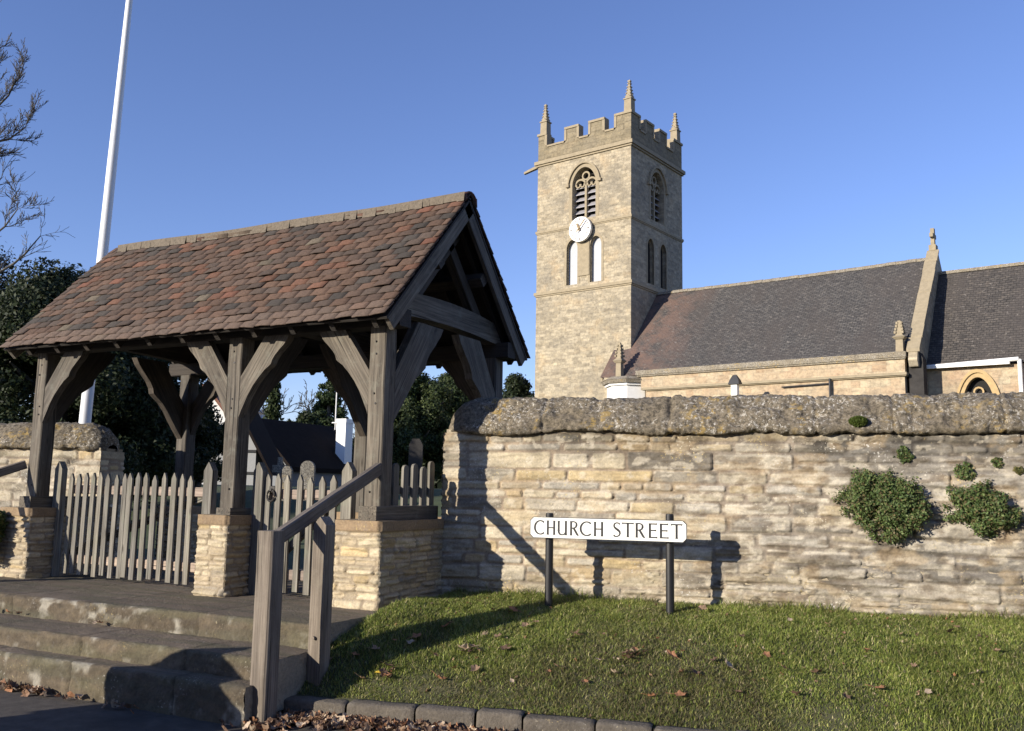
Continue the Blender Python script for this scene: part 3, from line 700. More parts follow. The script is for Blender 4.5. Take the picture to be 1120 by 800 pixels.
# clay tiles
def tiles():
    rs = np.random.RandomState(8); V = []; F = []; C = []; U = []
    gauge, tw = .1015, .168; rows = int(SL / gauge) + 1
    pal = [((.118, .073, .052), .30), ((.102, .068, .052), .28), ((.084, .061, .049), .24), ((.060, .051, .045), .10), ((.150, .076, .050), .07), ((.165, .075, .05), .006), ((.14, .115, .085), .02)]
    pc = np.array([p[0] for p in pal]); pp = np.array([p[1] for p in pal]); pp /= pp.sum()
    sag = lambda x: -.018 * math.sin(math.pi * (x - X0) / (X1 - X0)) + .006 * math.sin(x * 3.1)
    for side in (0, 1):
        for r in range(rows):
            s0 = r * gauge - .03 + (0 if r else .005); x = X0 - (tw / 2 if r % 2 else 0)
            rowj = rs.uniform(-.004, .004)
            while x < X1 - .02:
                xa = max(x, X0) + .0015; xb = min(x + tw, X1) - .0015; x += tw
                if xb - xa < .03: continue
                dx = rs.uniform(-.003, .003); lift = .018 + rs.uniform(0, .006) + (rs.uniform(.004, .014) if rs.rand() < .12 else 0); skew = rs.normal(0, .0045); ds = rowj + rs.normal(0, .004)
                th = .011; ln = gauge * 1.75; s1 = min(s0 + ln, SL + .01); cam_ = rs.uniform(.002, .006)
                pts = []
                for top in (0, 1):
                    for (s, hh) in ((s0 + ds, lift), (s1, .004)):
                        for q in range(4):
                            t = q / 3; xx = xa + (xb - xa) * t + dx; ss = s + (skew * (t - .5) * 2 if s < s1 else 0)
                            h = hh + (th if top else 0) + cam_ * (1 - (2*t-1)**2) + sag(xx) + rs.normal(0, .0008)
                            pts.append(rf(xx, ss, h, side))
                b = len(V); V += pts
                # index: top*8 + row*4 + q
                for q in range(3):
                    F += [(b+8+q, b+8+q+1, b+12+q+1, b+12+q), (b+q+1, b+q, b+4+q, b+4+q+1), (b+q, b+q+1, b+8+q+1, b+8+q)]
                F += [(b, b+8, b+12, b+4), (b+3, b+7, b+15, b+11)]
                c = pc[rs.choice(len(pc), p=pp)] * rs.uniform(.8, 1.2) * .74
                if r < 2: c = c * .3 + np.array([.115, .082, .064]) * .7
                C += [c] * 16; U += [(0, 0, 0)] * 16
    o = arrmesh('tiled_roof', np.array(V), np.array(F), M['tile'], col=np.array(C), parent=lych)
    # half-round ridge tiles bedded in mortar
    V = []; F = []; C = []; x = X0 + .17; k = 0
    while x < X1 - .01:
        ln = min(.33, X1 + .01 - x); c = [(.19, .145, .095), (.22, .155, .09), (.17, .125, .085), (.20, .11, .075)][rs.choice(4, p=[.35, .3, .25, .1])]
        if x > X1 - .6: c = (.20, .095, .065)
        c = np.array(c) * rs.uniform(.85, 1.15) * .62
        for xx, ex in ((x + .004, .0), (x + ln - .004, .004)):
            for lay in (0, 1):
                for q in range(9):
                    t = math.pi * (q / 8 * 1.16 - .08); rr = .102 + ex * .4 - lay * .014
                    V.append((xx, RY - math.cos(t) * rr, RZ - .045 + sag(xx) + math.sin(t) * (rr - .022))); C.append(c * rs.uniform(.9, 1.1))
        b = k * 36; k += 1
        for q in range(8):
            F += [(b+q, b+q+1, b+18+q+1, b+18+q), (b+9+q+1, b+9+q, b+27+q, b+27+q+1), (b+q+1, b+q, b+9+q, b+9+q+1), (b+18+q, b+18+q+1, b+27+q+1, b+27+q)]
        x += ln
    arrmesh('ridge_tiles', np.array(V), np.array(F), M['tile'], col=np.array(C), parent=o)
    for side in (0, 1):
        m_ = MB(); m_.c = (.14, .115, .085)
        n = 60
        for i in range(n):
            xa = X0 + .17 + (X1 - X0 - .17) * i / n; xb = X0 + .17 + (X1 - X0 - .17) * (i + 1) / n
            j = random.uniform(-.014, .014); m_.add([rf(xa, SL - .14 + j, .034 + sag(xa), side), rf(xb, SL - .14 + j, .034 + sag(xb), side), rf(xb, SL - .07, .085 + sag(xb), side), rf(xa, SL - .07, .085 + sag(xa), side)], [(0, 1, 2, 3)])
        m_.build('ridge_mortar', M['tile'], o)
tiles()

# ------------------------------------------------------------------ picket gates and side fence
def picket_mb(x, y0, z0, z1, wd=.062, th=.02, lean=0, along='x', tip=.055, rounded=False):
    m_ = MB(); h = wd / 2
    if rounded: top = [(h, z1 - h)] + [(h * math.cos(a), z1 - h + h * math.sin(a)) for a in (.5, 1.0, 1.57, 2.14, 2.64)] + [(-h, z1 - h)]
    else: top = [(h, z1 - tip), (.004, z1), (-.004, z1), (-h, z1 - tip)]
    poly = [(-h, z0), (h, z0)] + [(a + lean, b) for a, b in top]
    if along == 'x': m_.prism(poly, (x, y0, 0), (1, 0, 0), (0, 0, 1), (0, th, 0), (0, 1))
    else: m_.prism(poly, (x, y0, 0), (0, 1, 0), (0, 0, 1), (-th, 0, 0), (0, 1))
    return m_
def gate(x0, x1, xs_, label, seed, latch):
    random.seed(seed)
    root = empty('picket_gate', ((x0 + x1) / 2, .2, .55), label, 'gate')
    y = .20
    for x in xs_:
        picket_mb(x, y + random.uniform(-.004, .004), .565 + random.uniform(-.01, .012), 1.545 + random.uniform(-.015, .015), random.uniform(.052, .063), .022, random.uniform(-.012, .008)).build('picket', M['picket'], root)
    for z in (1.385, .71):
        MB().beam((x0 + .02, y + .045, z), (x1 - .02, y + .045, z), .045, .085, (0, 0, 1)).build('rail', M['newrail'], root)
    MB().beam((x0 + .05, y + .062, .75), (x1 - .06, y + .062, 1.34), .03, .07, (0, 0, 1)).build('diagonal_brace', M['picket'], root)
    if latch:
        m_ = MB(); cx_, cz = 3.005, 1.37; m_.tube([(cx_ + .04 * math.cos(a), y - .018, cz + .05 * math.sin(a)) for a in np.linspace(0, 2 * math.pi, 15)], .009, 6, False)
        m_.tube([(cx_, y - .002, cz + .05), (cx_, y - .03, cz + .05)], .012); m_.box((cx_ - .03, y - .008, cz + .03), (cx_ + .03, y - .001, cz + .08)); m_.build('ring_latch', M['iron'], root)
    return root
XL = [.40, .505, .61, .715, .82, .925, 1.04, 1.165, 1.225, 1.335, 1.45, 1.565, 1.69, 1.815, 1.93, 2.03]
gate(.32, 2.2, XL, 'wide grey picket gate between the left and middle plinths', 3, False)
gate(2.9, 3.72, [2.945, 3.06, 3.175, 3.30, 3.42, 3.54, 3.655], 'narrow grey picket gate with an iron ring latch right of the middle plinth', 5, True)
for x, z, lab in ((.235, 1.66, 'pointed grey gate post beside the left plinth, hinge post of the wide gate'), (2.27, 1.655, 'pointed grey gate post touching the left side of the middle plinth'),
                  (2.86, 1.655, 'pointed grey gate post touching the right side of the middle plinth'), (3.82, 1.66, 'pointed grey gate post beside the plinth at the right end of the gateway')):
    m_ = picket_mb(x, .17, .53, z, .105, .065, 0, 'x', .075)
    tag(m_.build('gate_post', M['picket'], None, loc=None), lab, 'gate post', 'pointed posts of the picket gates')
# side fence on the sill of the gable end
sf = empty('picket_fence', (4.2, .5, 1.31), 'short row of round-topped pickets on the sill between the corner post and the stone wall', 'fence')
for y, z in ((.28, 1.655), (.42, 1.645), (.56, 1.66), (.70, 1.64), (.82, 1.69)):
    picket_mb(4.235, y, 1.312, z, .075, .024, 0, 'y', rounded=True).build('picket', M['picket'], sf)
MB().beam((4.19, .16, 1.44), (4.19, .85, 1.44), .03, .07).build('rail', M['picket'], sf)

# ------------------------------------------------------------------ handrails
hr = empty('handrail', (4.43, -1.5, 0), 'weathered timber handrail on two square posts beside the right end of the steps', 'handrail')
random.seed(12)
MB().beam((4.462, -1.415, -.02), (4.462, -1.415, 1.172), .128, .128, (0, 1, 0), .01, 5, .008).build('post', M['rail'], hr)
m_ = MB(); m_.prism([(-.052, .06), (.052, .06), (.052, 1.20), (0, 1.255), (-.052, 1.20)], (4.53, -1.03, 0), (1, 0, 0), (0, 0, 1), (0, .10, 0), (0, 1))
m_.tube([(4.53, -1.035, .47), (4.53, -1.05, .47)], .012, 8); m_.build('post', M['rail'], hr)
MB().beam((4.455, -1.36, 1.125), (4.25, .01, 1.60), .055, .095, (0, 0, 1), .008, 6, .004).build('rail', M['rail'], hr)
hl = empty('handrail', (-.2, -1.5, 0), 'dark timber handrail running out of the picture from the left corner post', 'handrail')
MB().beam((-.36, -1.50, 1.07), (-.03, -.01, 1.62), .055, .085, (0, 0, 1), .008, 4, .003).build('rail', M['rail'], hl)
MB().beam((-.40, -1.60, -.02), (-.40, -1.60, 1.165), .135, .135, (0, 1, 0), .01).build('post', M['rail'], hl)

# ------------------------------------------------------------------ street sign
B1 = Vector((5.455, .617, 0)); B2 = Vector((6.370, .784, 0)); SD = WD.copy(); SN = Vector((SD.y, -SD.x, 0))   # SN towards the road
sg = empty('street_sign', (B1 + B2) / 2 + Vector((0, 0, .54)), 'white CHURCH STREET nameplate on two black posts in the grass before the wall', 'street sign')
for B, zt in ((B1, 1.283), (B2, 1.298)):
    m_ = MB(); m_.tube([(B.x, B.y, .40), (B.x, B.y, zt - .012), (B.x, B.y, zt)], [.031, .031, .027], 20); m_.build('post', M['black'], sg, smooth=False)
PO = Vector((5.325, .541, 1.091)) - SN * .02
PWD, PH = 1.205, .162
def pf(p): return PO + SD * p[0] + Vector((0, 0, p[1])) + SN * p[2]
def chamf(i, c): return [(i + c, i), (PWD - i - c, i), (PWD - i, i + c), (PWD - i, PH - i - c), (PWD - i - c, PH - i), (i + c, PH - i), (i, PH - i - c), (i, i + c)]
m_ = MB(); m_.prism(chamf(0, .026), PO + SN * .02, SD, (0, 0, 1), SN * .008); m_.build('plate_edge', M['black'], sg)
m_ = MB(); m_.prism(chamf(.005, .025), PO + SN * .0285, SD, (0, 0, 1), SN * .0015); plate = m_.build('nameplate', M['signwhite'], sg)
G = {}
def stroke(pts, ws): return (pts, ws)
def arc(cx, cy, rx, ry, a0, a1, w0, wm, n=20):
    pts, ws = [], []
    for i in range(n + 1):
        t = i / n; a = R(a0 + (a1 - a0) * t); pts.append((cx + rx * math.cos(a), cy + ry * math.sin(a)))
        ws.append(w0 + (wm - w0) * abs(math.cos(a)) ** 1.3)
    return (pts, ws)
TK, TN = .165, .095
def vert(x, y0=0, y1=1): return ([(x, y0), (x, y0 + .05), (x, y0 + .12), (x, y1 - .12), (x, y1 - .05), (x, y1)], [TK * 1.35, TK * 1.08, TK, TK, TK * 1.08, TK * 1.35])
def horiz(y, x0, x1, e=1): return ([(x0, y), (x1 - .07, y), (x1, y)], [TN, TN, TN * 1.7 if e else TN])
G['C'] = (.80, [arc(.46, .5, .40, .47, 48, 312, TN, TK)])
G['H'] = (.66, [vert(.08), vert(.60), horiz(.50, .08, .60, 0)])
G['U'] = (.68, [vert(.08, .3, 1), ([(.08, .32), (.09, .2), (.15, .09), (.25, .04), (.34, .03), (.45, .05), (.54, .12), (.60, .22)], [TK, TK * .95, TK * .85, TN * 1.2, TN, TN, TN, TN]), vert(.62, 0, 1)])
G['R'] = (.60, [vert(.08), ([(.08, .96), (.28, .96), (.40, .92), (.47, .84), (.48, .73), (.44, .61), (.33, .53), (.20, .51), (.08, .51)], [TN, TN, TN * 1.1, TK * .85, TK, TK * .85, TN * 1.1, TN, TN]),
             ([(.27, .51), (.40, .30), (.52, .09), (.62, .0)], [TK * .9, TK, TK * .95, TN])])
G['S'] = (.52, [([(.47, .86), (.40, .94), (.27, .97), (.14, .92), (.08, .80), (.10, .68), (.20, .58), (.34, .48), (.45, .38), (.48, .25), (.43, .12), (.31, .04), (.17, .03), (.05, .12)],
                [TN * 1.5, TN, TN, TN * 1.2, TK * .8, TK * .85, TK, TK * 1.1, TK, TK * .8, TN * 1.2, TN, TN, TN * 1.6])])
G['T'] = (.70, [vert(.36, 0, .97), ([(.0, .93), (.06, .955), (.66, .955), (.72, .93)], [TN * 2, TN, TN, TN * 2])])
G['E'] = (.56, [vert(.08), horiz(.955, .08, .55), horiz(.52, .08, .50), horiz(.045, .08, .57)])
def letter(m_, ch, x0, x1, z0, H):
    wd, st = G[ch]; s = (x1 - x0) / wd
    for q, (pts, ws) in enumerate(st):
        n = len(pts); vs = []
        for i, (px_, py_) in enumerate(pts):
            a = pts[max(i - 1, 0)]; b = pts[min(i + 1, n - 1)]; dx = (b[0] - a[0]); dy = (b[1] - a[1]); l = math.hypot(dx, dy)
            nx_, ny_ = -dy / l * ws[i] / 2, dx / l * ws[i] / 2
            for sg_ in (1, -1): vs.append(pf((x0 + px_ * s + sg_ * nx_ * H * .92, z0 + py_ * H + sg_ * ny_ * H * .92, .0303 + q * .00025)))
        m_.add(vs, [(2*i, 2*i+1, 2*i+3, 2*i+2) for i in range(n - 1)])
for wi, word in enumerate(((('C', 86, 160), ('H', 172, 226), ('U', 244, 304), ('R', 326, 380), ('C', 390, 470), ('H', 483, 541)), (('S', 605, 655), ('T', 664, 736), ('R', 750, 806), ('E', 833, 886), ('E', 902, 956), ('T', 972, 1040)))):
    for ch, a, b in word:
        m_ = MB(); letter(m_, ch, (a - 58) / 1012 * PWD, (b - 58) / 1012 * PWD, .027, .109); m_.build('letter', M['black'], plate)
for (px_, pz_) in ((.10, 0), (1.05, 0)):
    pass

# ------------------------------------------------------------------ church
ca = R(-10); EX = Vector((math.cos(ca), math.sin(ca), 0)); EYv = Vector((-math.sin(ca), math.cos(ca), 0)); CO = Vector((-5.3569, 32.3456, 0))
def cf(p): return CO + EX * p[0] + EYv * p[1] + Vector((0, 0, p[2]))
church = empty('church', CO, 'old stone parish church with battlemented clock tower and dark tiled nave roof behind the wall', 'church')
TWX, TWY = 5.27, 5.1
def cpoly(segs): return segs
def pointed(xc, z0, zs, w, rise, n=8):
    "pointed arch outline, starting bottom left going up and over"
    pts = [(xc - w, z0), (xc - w, zs)]
    for i in range(1, n + 1):
        t = i / n; a = t * math.pi / 2
        pts.append((xc - w + w * (1 - math.cos(a)) ** .92, zs + rise * math.sin(a) ** 1.05))
    for i in range(n - 1, -1, -1):
        t = i / n; a = t * math.pi / 2
        pts.append((xc + w - w * (1 - math.cos(a)) ** .92, zs + rise * math.sin(a) ** 1.05))
    pts.append((xc + w, z0)); return pts
def slab(outer, holes, thick, place, mat, name, parent, uv=None):
    "flat wall with openings: outer and holes in (a, z); place(a, z, depth) -> world"
    cu = bpy.data.curves.new(name, 'CURVE'); cu.dimensions = '2D'; cu.fill_mode = 'BOTH'; cu.extrude = thick / 2
    for lp in [outer] + holes:
        sp = cu.splines.new('POLY'); sp.points.add(len(lp) - 1); sp.use_cyclic_u = True
        for i, (a, b) in enumerate(lp): sp.points[i].co = (a, b, 0, 1)
    t = bpy.data.objects.new(name, cu); COL.objects.link(t)
    dg = bpy.context.evaluated_depsgraph_get(); me = bpy.data.meshes.new_from_object(t.evaluated_get(dg))
    bpy.data.objects.remove(t); bpy.data.curves.remove(cu)
    m_ = MB(); vs = [v.co.copy() for v in me.vertices]
    m_.add([place(v.x, v.y, thick / 2 - v.z) for v in vs], [tuple(p.vertices) for p in me.polygons], [(v.x, v.y, 0) for v in vs])
    bpy.data.meshes.remove(me)
    return m_
fS = lambda a, z, d: cf((a, d, z))                   # south face (towards the road), d into the wall
fE = lambda a, z, d: cf((-d, a, z))                  # east face
bell = lambda xc: pointed(xc, 14.28, 16.0, .66, .80)
lan = lambda xc: pointed(xc, 11.14, 12.9, .31, .42)
tw = slab([(-TWX, .3), (0, .3), (0, 17.5), (-TWX, 17.5)], [bell(-2.56), lan(-3.2), lan(-1.88)], .42, fS, None, 'tower', church)
te = slab([(.42, .3), (TWY, .3), (TWY, 17.5), (.42, 17.5)], [pointed(2.52, 14.28, 15.95, .66, .8), lan(1.85), lan(3.1)], .42, fE, None, 'tower', church)
m_ = MB(); m_.v = list(tw.v); m_.f = list(tw.f); m_.m = list(tw.m); m_.uvw = list(tw.uvw); m_.col = list(tw.col)
b = len(m_.v); m_.v += [tuple(p) for p in te.v]; m_.uvw += te.uvw; m_.col += te.col; m_.f += [[i + b for i in f] for f in te.f]; m_.m += te.m
for a_, b_ in (((-TWX, .42), (-TWX, TWY)), ((-TWX, TWY), (-.42, TWY))):   # west and north faces
    P = [cf((a_[0], a_[1], .3)), cf((b_[0], b_[1], .3)), cf((b_[0], b_[1], 17.5)), cf((a_[0], a_[1], 17.5))]; l = math.dist(a_, b_)
    m_.add(P, [(0, 1, 2, 3)], [(0, .3, 0), (l, .3, 0), (l, 17.5, 0), (0, 17.5, 0)])
m_.add([cf((-TWX + .1, .1, 17.3)), cf((-.1, .1, 17.3)), cf((-.1, TWY - .1, 17.3)), cf((-TWX + .1, TWY - .1, 17.3))], [(0, 1, 2, 3)])
tower = m_.build('tower', M['tower'], church)
# string courses
for z, e, h in ((10.9, .09, .14), (13.98, .06, .11), (17.5, .14, .17)):
    m_ = MB(); m_.box((-TWX - e, -e, z - h / 2), (e, TWY + e, z + h / 2), cf); m_.box((-TWX - e * .5, -e * .5, z - h), (e * .5, TWY + e * .5, z - h / 2 - .002), cf)
    m_.build('string_course', M['dress'], tower)
# parapet with battlements
def parapet_poly(L, mer):
    pts = [(0, 17.59), (L, 17.59)]; top = []
    for a, b in mer: top += [(a, 18.30 if a > 0 else None), (a, 18.92), (b, 18.92), (b, 18.30 if b < L else None)]
    top = [p for p in top if p[1] is not None]
    return pts + top[::-1]
merS = [(0, .47), (1.70, 2.33), (3.01, 3.77), (4.43, TWX)]
merS = [(0, .47), (1.62, 2.35), (3.00, 3.80), (4.43, TWX)]
merE = [(0, .80), (1.36, 2.05), (2.62, 3.32), (3.98, 4.25), (4.55, TWY)]
merE = [(0, .80), (1.38, 2.12), (2.72, 3.42), (4.20, TWY)]
m_ = MB()
for poly, O, U, Dp in ((parapet_poly(TWX, merS), cf((-TWX, 0, 0)), EX, EYv * .34), (parapet_poly(TWY, merE), cf((0, 0, 0)), EYv, -EX * .34),
                       (parapet_poly(TWX, merS), cf((-TWX, TWY - .34, 0)), EX, EYv * .34), (parapet_poly(TWY, merE), cf((-TWX + .34, 0, 0)), EYv, -EX * .34)):
    O = Vector(O) + (EX + EYv) * (.001 * random.random())
    m_.prism(poly, O, U, (0, 0, 1), Dp)
for i in range(len(m_.uvw)): m_.uvw[i] = (m_.uvw[i][0], m_.uvw[i][1], 0)
m_.build('parapet', M['parapet'], tower)
m_ = MB()
def caps(mer, L, place):
    last = None
    for a, b in mer:
        place(a - .05, b + .05, 18.92, 19.03, 0)
        if a > 0: place(a - .06, a + .07, 18.36, 18.918, .02)
        if b < L: place(b - .07, b + .06, 18.36, 18.918, .02)
        if last is not None: place(last + .062, a - .062, 18.27, 18.36, 0)
        last = b
for y0 in (0, TWY - .34):
    caps(merS, TWX, lambda a, b, z0, z1, i: m_.box((a - TWX, y0 - .05 + i, z0), (b - TWX, y0 + .39 - i, z1), cf))
for x0 in (0, -TWX + .34):
    caps(merE, TWY, lambda a, b, z0, z1, i: m_.box((x0 - .39 + i, a + .003, z0 + .003), (x0 + .053 - i, b - .003, z1 + .003), cf))
m_.build('parapet_coping', M['dress'], tower)
# crocketed pinnacles on the corners
def pinnacle(x, y, z, hgt, w=.2, par=None, name='pinnacle', mat='dress', plain=False):
    m_ = MB(); s = hgt / 1.65
    def sq(z0, z1, a, b2): m_.add([cf((x + i * a, y + j * a, z0)) for i, j in ((-1, -1), (1, -1), (1, 1), (-1, 1))] + [cf((x + i * b2, y + j * b2, z1)) for i, j in ((-1, -1), (1, -1), (1, 1), (-1, 1))],
                                  [(0, 1, 2, 3), (4, 5, 6, 7), (0, 1, 5, 4), (1, 2, 6, 5), (2, 3, 7, 6), (3, 0, 4, 7)])
    sq(z, z + .62 * s, w, w * .95); sq(z + .62 * s + .001, z + .68 * s, w * 1.15, w * 1.15)
    for i, j in ((-1, 0), (1, 0), (0, -1), (0, 1)):
        ux, uy = (0, 1) if i else (1, 0)
        m_.add([cf((x + i * w * .9 + ux * k * w * .8, y + j * w * .9 + uy * k * w * .8, z + .681 * s)) for k in (-1, 1)] + [cf((x + i * w * .9, y + j * w * .9, z + .9 * s)), cf((x + i * w * .3, y + j * w * .3, z + .8 * s))], [(0, 1, 2), (0, 1, 3), (0, 2, 3), (1, 2, 3)])
    sq(z + .681 * s, z + 1.56 * s, w * .72, w * .16); sq(z + 1.52 * s, z + 1.60 * s, w * .36, w * .36); sq(z + 1.601 * s, z + 1.65 * s, w * .2, w * .08)
    for k in range(5):
        t = (k + .5) / 5.3; zz = z + (.70 + .86 * t) * s; r = w * (.72 - .56 * t)
        for i, j in ((-1, -1), (1, -1), (1, 1), (-1, 1)):
            a = r * 1.0; e = w * .17; m_.box((x + i * a - e, y + j * a - e, zz - e * .5), (x + i * a + e, y + j * a + e, zz + e * .9), cf)
    return m_.build(name, M[mat], par)
for (x, y) in ((-TWX + .27, .22), (-.21, .22), (-.21, TWY - .27), (-TWX + .27, TWY - .27)): pinnacle(x, y, 19.03, 1.62, .19, tower)
# belfry windows
def belfry(place, xc, par, zs=16.0):
    m_ = MB()
    def bx(a0, a1, z0, z1, d0, d1): m_.add([place(a, z, d) for z in (z0, z1) for d in (d0, d1) for a in (a0, a1)], [(0, 2, 3, 1), (4, 5, 7, 6), (0, 1, 5, 4), (2, 6, 7, 3), (0, 4, 6, 2), (1, 3, 7, 5)])
    m_.mi = 2; bx(xc - .7, xc + .7, 14.2, 16.95, .55, .6)
    # sloping louvre boards
    m_.mi = 1
    for k in range(6):
        z = 14.30 + k * .31
        for s_ in (-1, 1):
            a0, a1 = (xc - .66, xc - .05) if s_ < 0 else (xc + .05, xc + .66)
            if k == 5: a0, a1 = (xc - .58, xc - .05) if s_ < 0 else (xc + .05, xc + .58)
            vs = [(a0, z, .22), (a1, z, .22), (a1, z + .26, .5), (a0, z + .26, .5)]
            m_.add([place(*v) for v in vs] + [place(v[0], v[1] + .03, v[2]) for v in vs], [(0, 1, 2, 3), (4, 5, 6, 7), (0, 1, 5, 4), (1, 2, 6, 5), (3, 0, 4, 7)])
    # mullion, tracery head
    m_.mi = 0; bx(xc - .055, xc + .055, 14.2, zs + .12, .16, .34)
    def ring(cx, cz, r0, r1, a0=0, a1=360, n=14, d0=.16, d1=.32):
        for i in range(n):
            t0, t1 = R(a0 + (a1 - a0) * i / n), R(a0 + (a1 - a0) * (i + 1) / n)
            q = [(cx + r * math.cos(t), cz + r * math.sin(t)) for r, t in ((r0, t0), (r1, t0), (r1, t1), (r0, t1))]
            m_.add([place(a, z, d0) for a, z in q] + [place(a, z, d1) for a, z in q], [(0, 1, 2, 3), (4, 5, 6, 7), (0, 1, 5, 4), (1, 2, 6, 5), (2, 3, 7, 6), (3, 0, 4, 7)])
    for s_ in (-1, 1):
        ring(xc + s_ * .315, zs - .02, .25, .34, 0, 180, 12)
        ring(xc + s_ * .315 - .12, zs + .0, .07, .13, 150, 400, 8); ring(xc + s_ * .315 + .12, zs, .07, .13, 140, 390, 8)
    ring(xc, zs + .42, .15, .23, 0, 360, 14)
    # hood mould: thin strip following the arch outline, standing out of the wall
    p = pointed(xc, zs, zs, .66 + .18, .98, 12)[1:-1]; p2 = pointed(xc, zs, zs, .66 + .27, 1.08, 12)[1:-1]
    for i in range(len(p) - 1):
        q = [p[i], p2[i], p2[i+1], p[i+1]]
        m_.add([place(a, z, -.10) for a, z in q] + [place(a, z, .05) for a, z in q], [(0, 1, 2, 3), (4, 5, 6, 7), (0, 1, 5, 4), (1, 2, 6, 5), (2, 3, 7, 6), (3, 0, 4, 7)])
    for s_ in (-1, 1): bx(xc + s_ * .90 - .09, xc + s_ * .90 + .09, zs - .06, zs + .07, -.12, .02)
    # dressed jambs flush-proud round the opening
    o1 = pointed(xc, 14.28, zs, .661, .805, 8); o2 = pointed(xc, 14.28, zs, .84, .97, 8)
    for i in range(len(o1) - 1):
        q = [o1[i], o2[i], o2[i+1], o1[i+1]]
        m_.add([place(a, z, -.012) for a, z in q] + [place(a, z, .2) for a, z in q], [(0, 1, 2, 3), (0, 1, 5, 4), (2, 3, 7, 6), (3, 0, 4, 7)])
    return m_.build('belfry_window', [M['dress'], M['louvre'], M['dark']], par)
belfry(fS, -2.56, tower); belfry(fE, 2.52, tower, 15.95)
def lancet(place, xc, par, board):
    m_ = MB(); p = lan(xc)
    m_.add([place(a, z, .22) for a, z in p], [tuple(range(len(p)))])
    m_.mi = 1; o2 = pointed(xc, 11.14, 12.9, .43, .56)
    for i in range(len(p) - 1):
        q = [p[i], o2[i], o2[i+1], p[i+1]]
        m_.add([place(a, z, -.012) for a, z in q] + [place(a, z, .1) for a, z in q], [(0, 1, 2, 3), (0, 1, 5, 4), (2, 3, 7, 6), (3, 0, 4, 7)])
    m_.build('lancet_window', [M['board' if board else 'dark'], M['dress']], par)
for x in (-3.2, -1.88): lancet(fS, x, tower, True)
for x in (1.85, 3.1): lancet(fE, x, tower, False)
m_ = MB(); m_.box((-2.86, -.05, 11.5), (-2.22, .05, 13.1), cf); m_.build('pilaster', M['dress'], tower)
# clock
def disc(m_, r, d0, d1, n=40):
    c = (-2.6, 13.69)
    vs = [fS(c[0] + r * math.cos(2*math.pi*i/n), c[1] + r * math.sin(2*math.pi*i/n), d) for d in (d0, d1) for i in range(n)]
    m_.add(vs, [tuple(range(n)), tuple(range(n, 2*n))] + [(i, (i+1) % n, n + (i+1) % n, n + i) for i in range(n)])
m_ = MB(); disc(m_, .60, -.28, -.12); m_.box((-2.75, -.12, 13.5), (-2.45, 0, 13.9), cf)
clock = m_.build('clock_face', M['white'], tower)
m_ = MB()
def mark(a, r0, r1, w_, d0, d1):
    s_, c_ = math.sin(a), math.cos(a); px_, pz_ = c_, -s_
    q = [(-2.6 + s_ * r + px_ * k * w_, 13.69 + c_ * r + pz_ * k * w_) for r, k in ((r0, -1), (r0, 1), (r1, 1), (r1, -1))]
    m_.add([fS(a2, z, d0) for a2, z in q] + [fS(a2, z, d1) for a2, z in q], [(0, 1, 2, 3), (4, 5, 6, 7), (0, 1, 5, 4), (1, 2, 6, 5), (2, 3, 7, 6), (3, 0, 4, 7)])
for k in range(12):
    for o in ((-.03, 0, .03) if k % 3 == 0 else (-.018, .018)): mark(k * math.pi / 6 + o * 1.6, .41, .54, .011, -.285, -.281)
m_.build('dial_marks', M['dialgrey'], clock)
m_ = MB(); mark(R(40), -.18, .54, .030, -.40, -.38); m_.build('clock_hand', M['oldgold'], clock)
m_ = MB(); mark(R(-24), -.1, .30, .048, -.365, -.35); m_.build('clock_hand', M['oldgold'], clock)
m_ = MB(); m_.add([cf(p) for p in ((-TWX - .0, -.06, 17.30), (-TWX - .0, .12, 17.30), (-TWX - .0, .12, 17.45), (-TWX, -.06, 17.45), (-6.1, -.06, 17.14), (-6.1, .08, 17.14), (-6.1, .08, 17.24), (-6.1, -.06, 17.24))],
                       [(0, 1, 2, 3), (4, 5, 6, 7), (0, 1, 5, 4), (1, 2, 6, 5), (2, 3, 7, 6), (3, 0, 4, 7)]); m_.build('water_spout', M['dress'], tower)
# nave: one big slope from ridge down to the aisle parapet
SLP = 1.1888
def rz(y): return 7.85 + SLP * y
RB = -1.17
def roofmesh(x0, x1, y0, y1, zf, dz=0, mat='slate', name='nave_roof', seed=1, cutx=None):
    n = max(2, int((x1 - x0) / .25)); k = 26; cn = Noise(seed); U, T = np.meshgrid(np.linspace(x0, x1, n), np.linspace(y0, y1, k))
    sag = -.05 * np.sin(np.pi * (U - x0) / (x1 - x0)) + .05 * (cn.fbm(U * .8, T * .8) - .5)
    P = np.stack([U, T, zf(T) + sag + dz], -1).reshape(-1, 3); W_ = np.array([cf(p) for p in P])
    I = np.arange(n * k).reshape(U.shape); F = np.stack([I[:-1, :-1], I[:-1, 1:], I[1:, 1:], I[1:, :-1]], -1).reshape(-1, 4)
    return W_, F, np.stack([U, (T - y0) * math.hypot(1, SLP), 0 * U], -1).reshape(-1, 3)
W1, F1, U1 = roofmesh(.0, 12.0, RB, 2.49, rz)
W2, F2, U2 = roofmesh(-.88, .0, RB, -.0, rz)
W3, F3, U3 = roofmesh(.0, 12.0, 2.49, 6.2, lambda y: 2 * rz(2.49) - rz(y))
V = np.concatenate([W1, W2, W3]); F = np.concatenate([F1, F2 + len(W1), F3 + len(W1) + len(W2)])
nave = arrmesh('nave_roof', V, F, M['slate'], uvw=np.concatenate([U1, U2, U3]), parent=church, smooth=True)
m_ = MB()
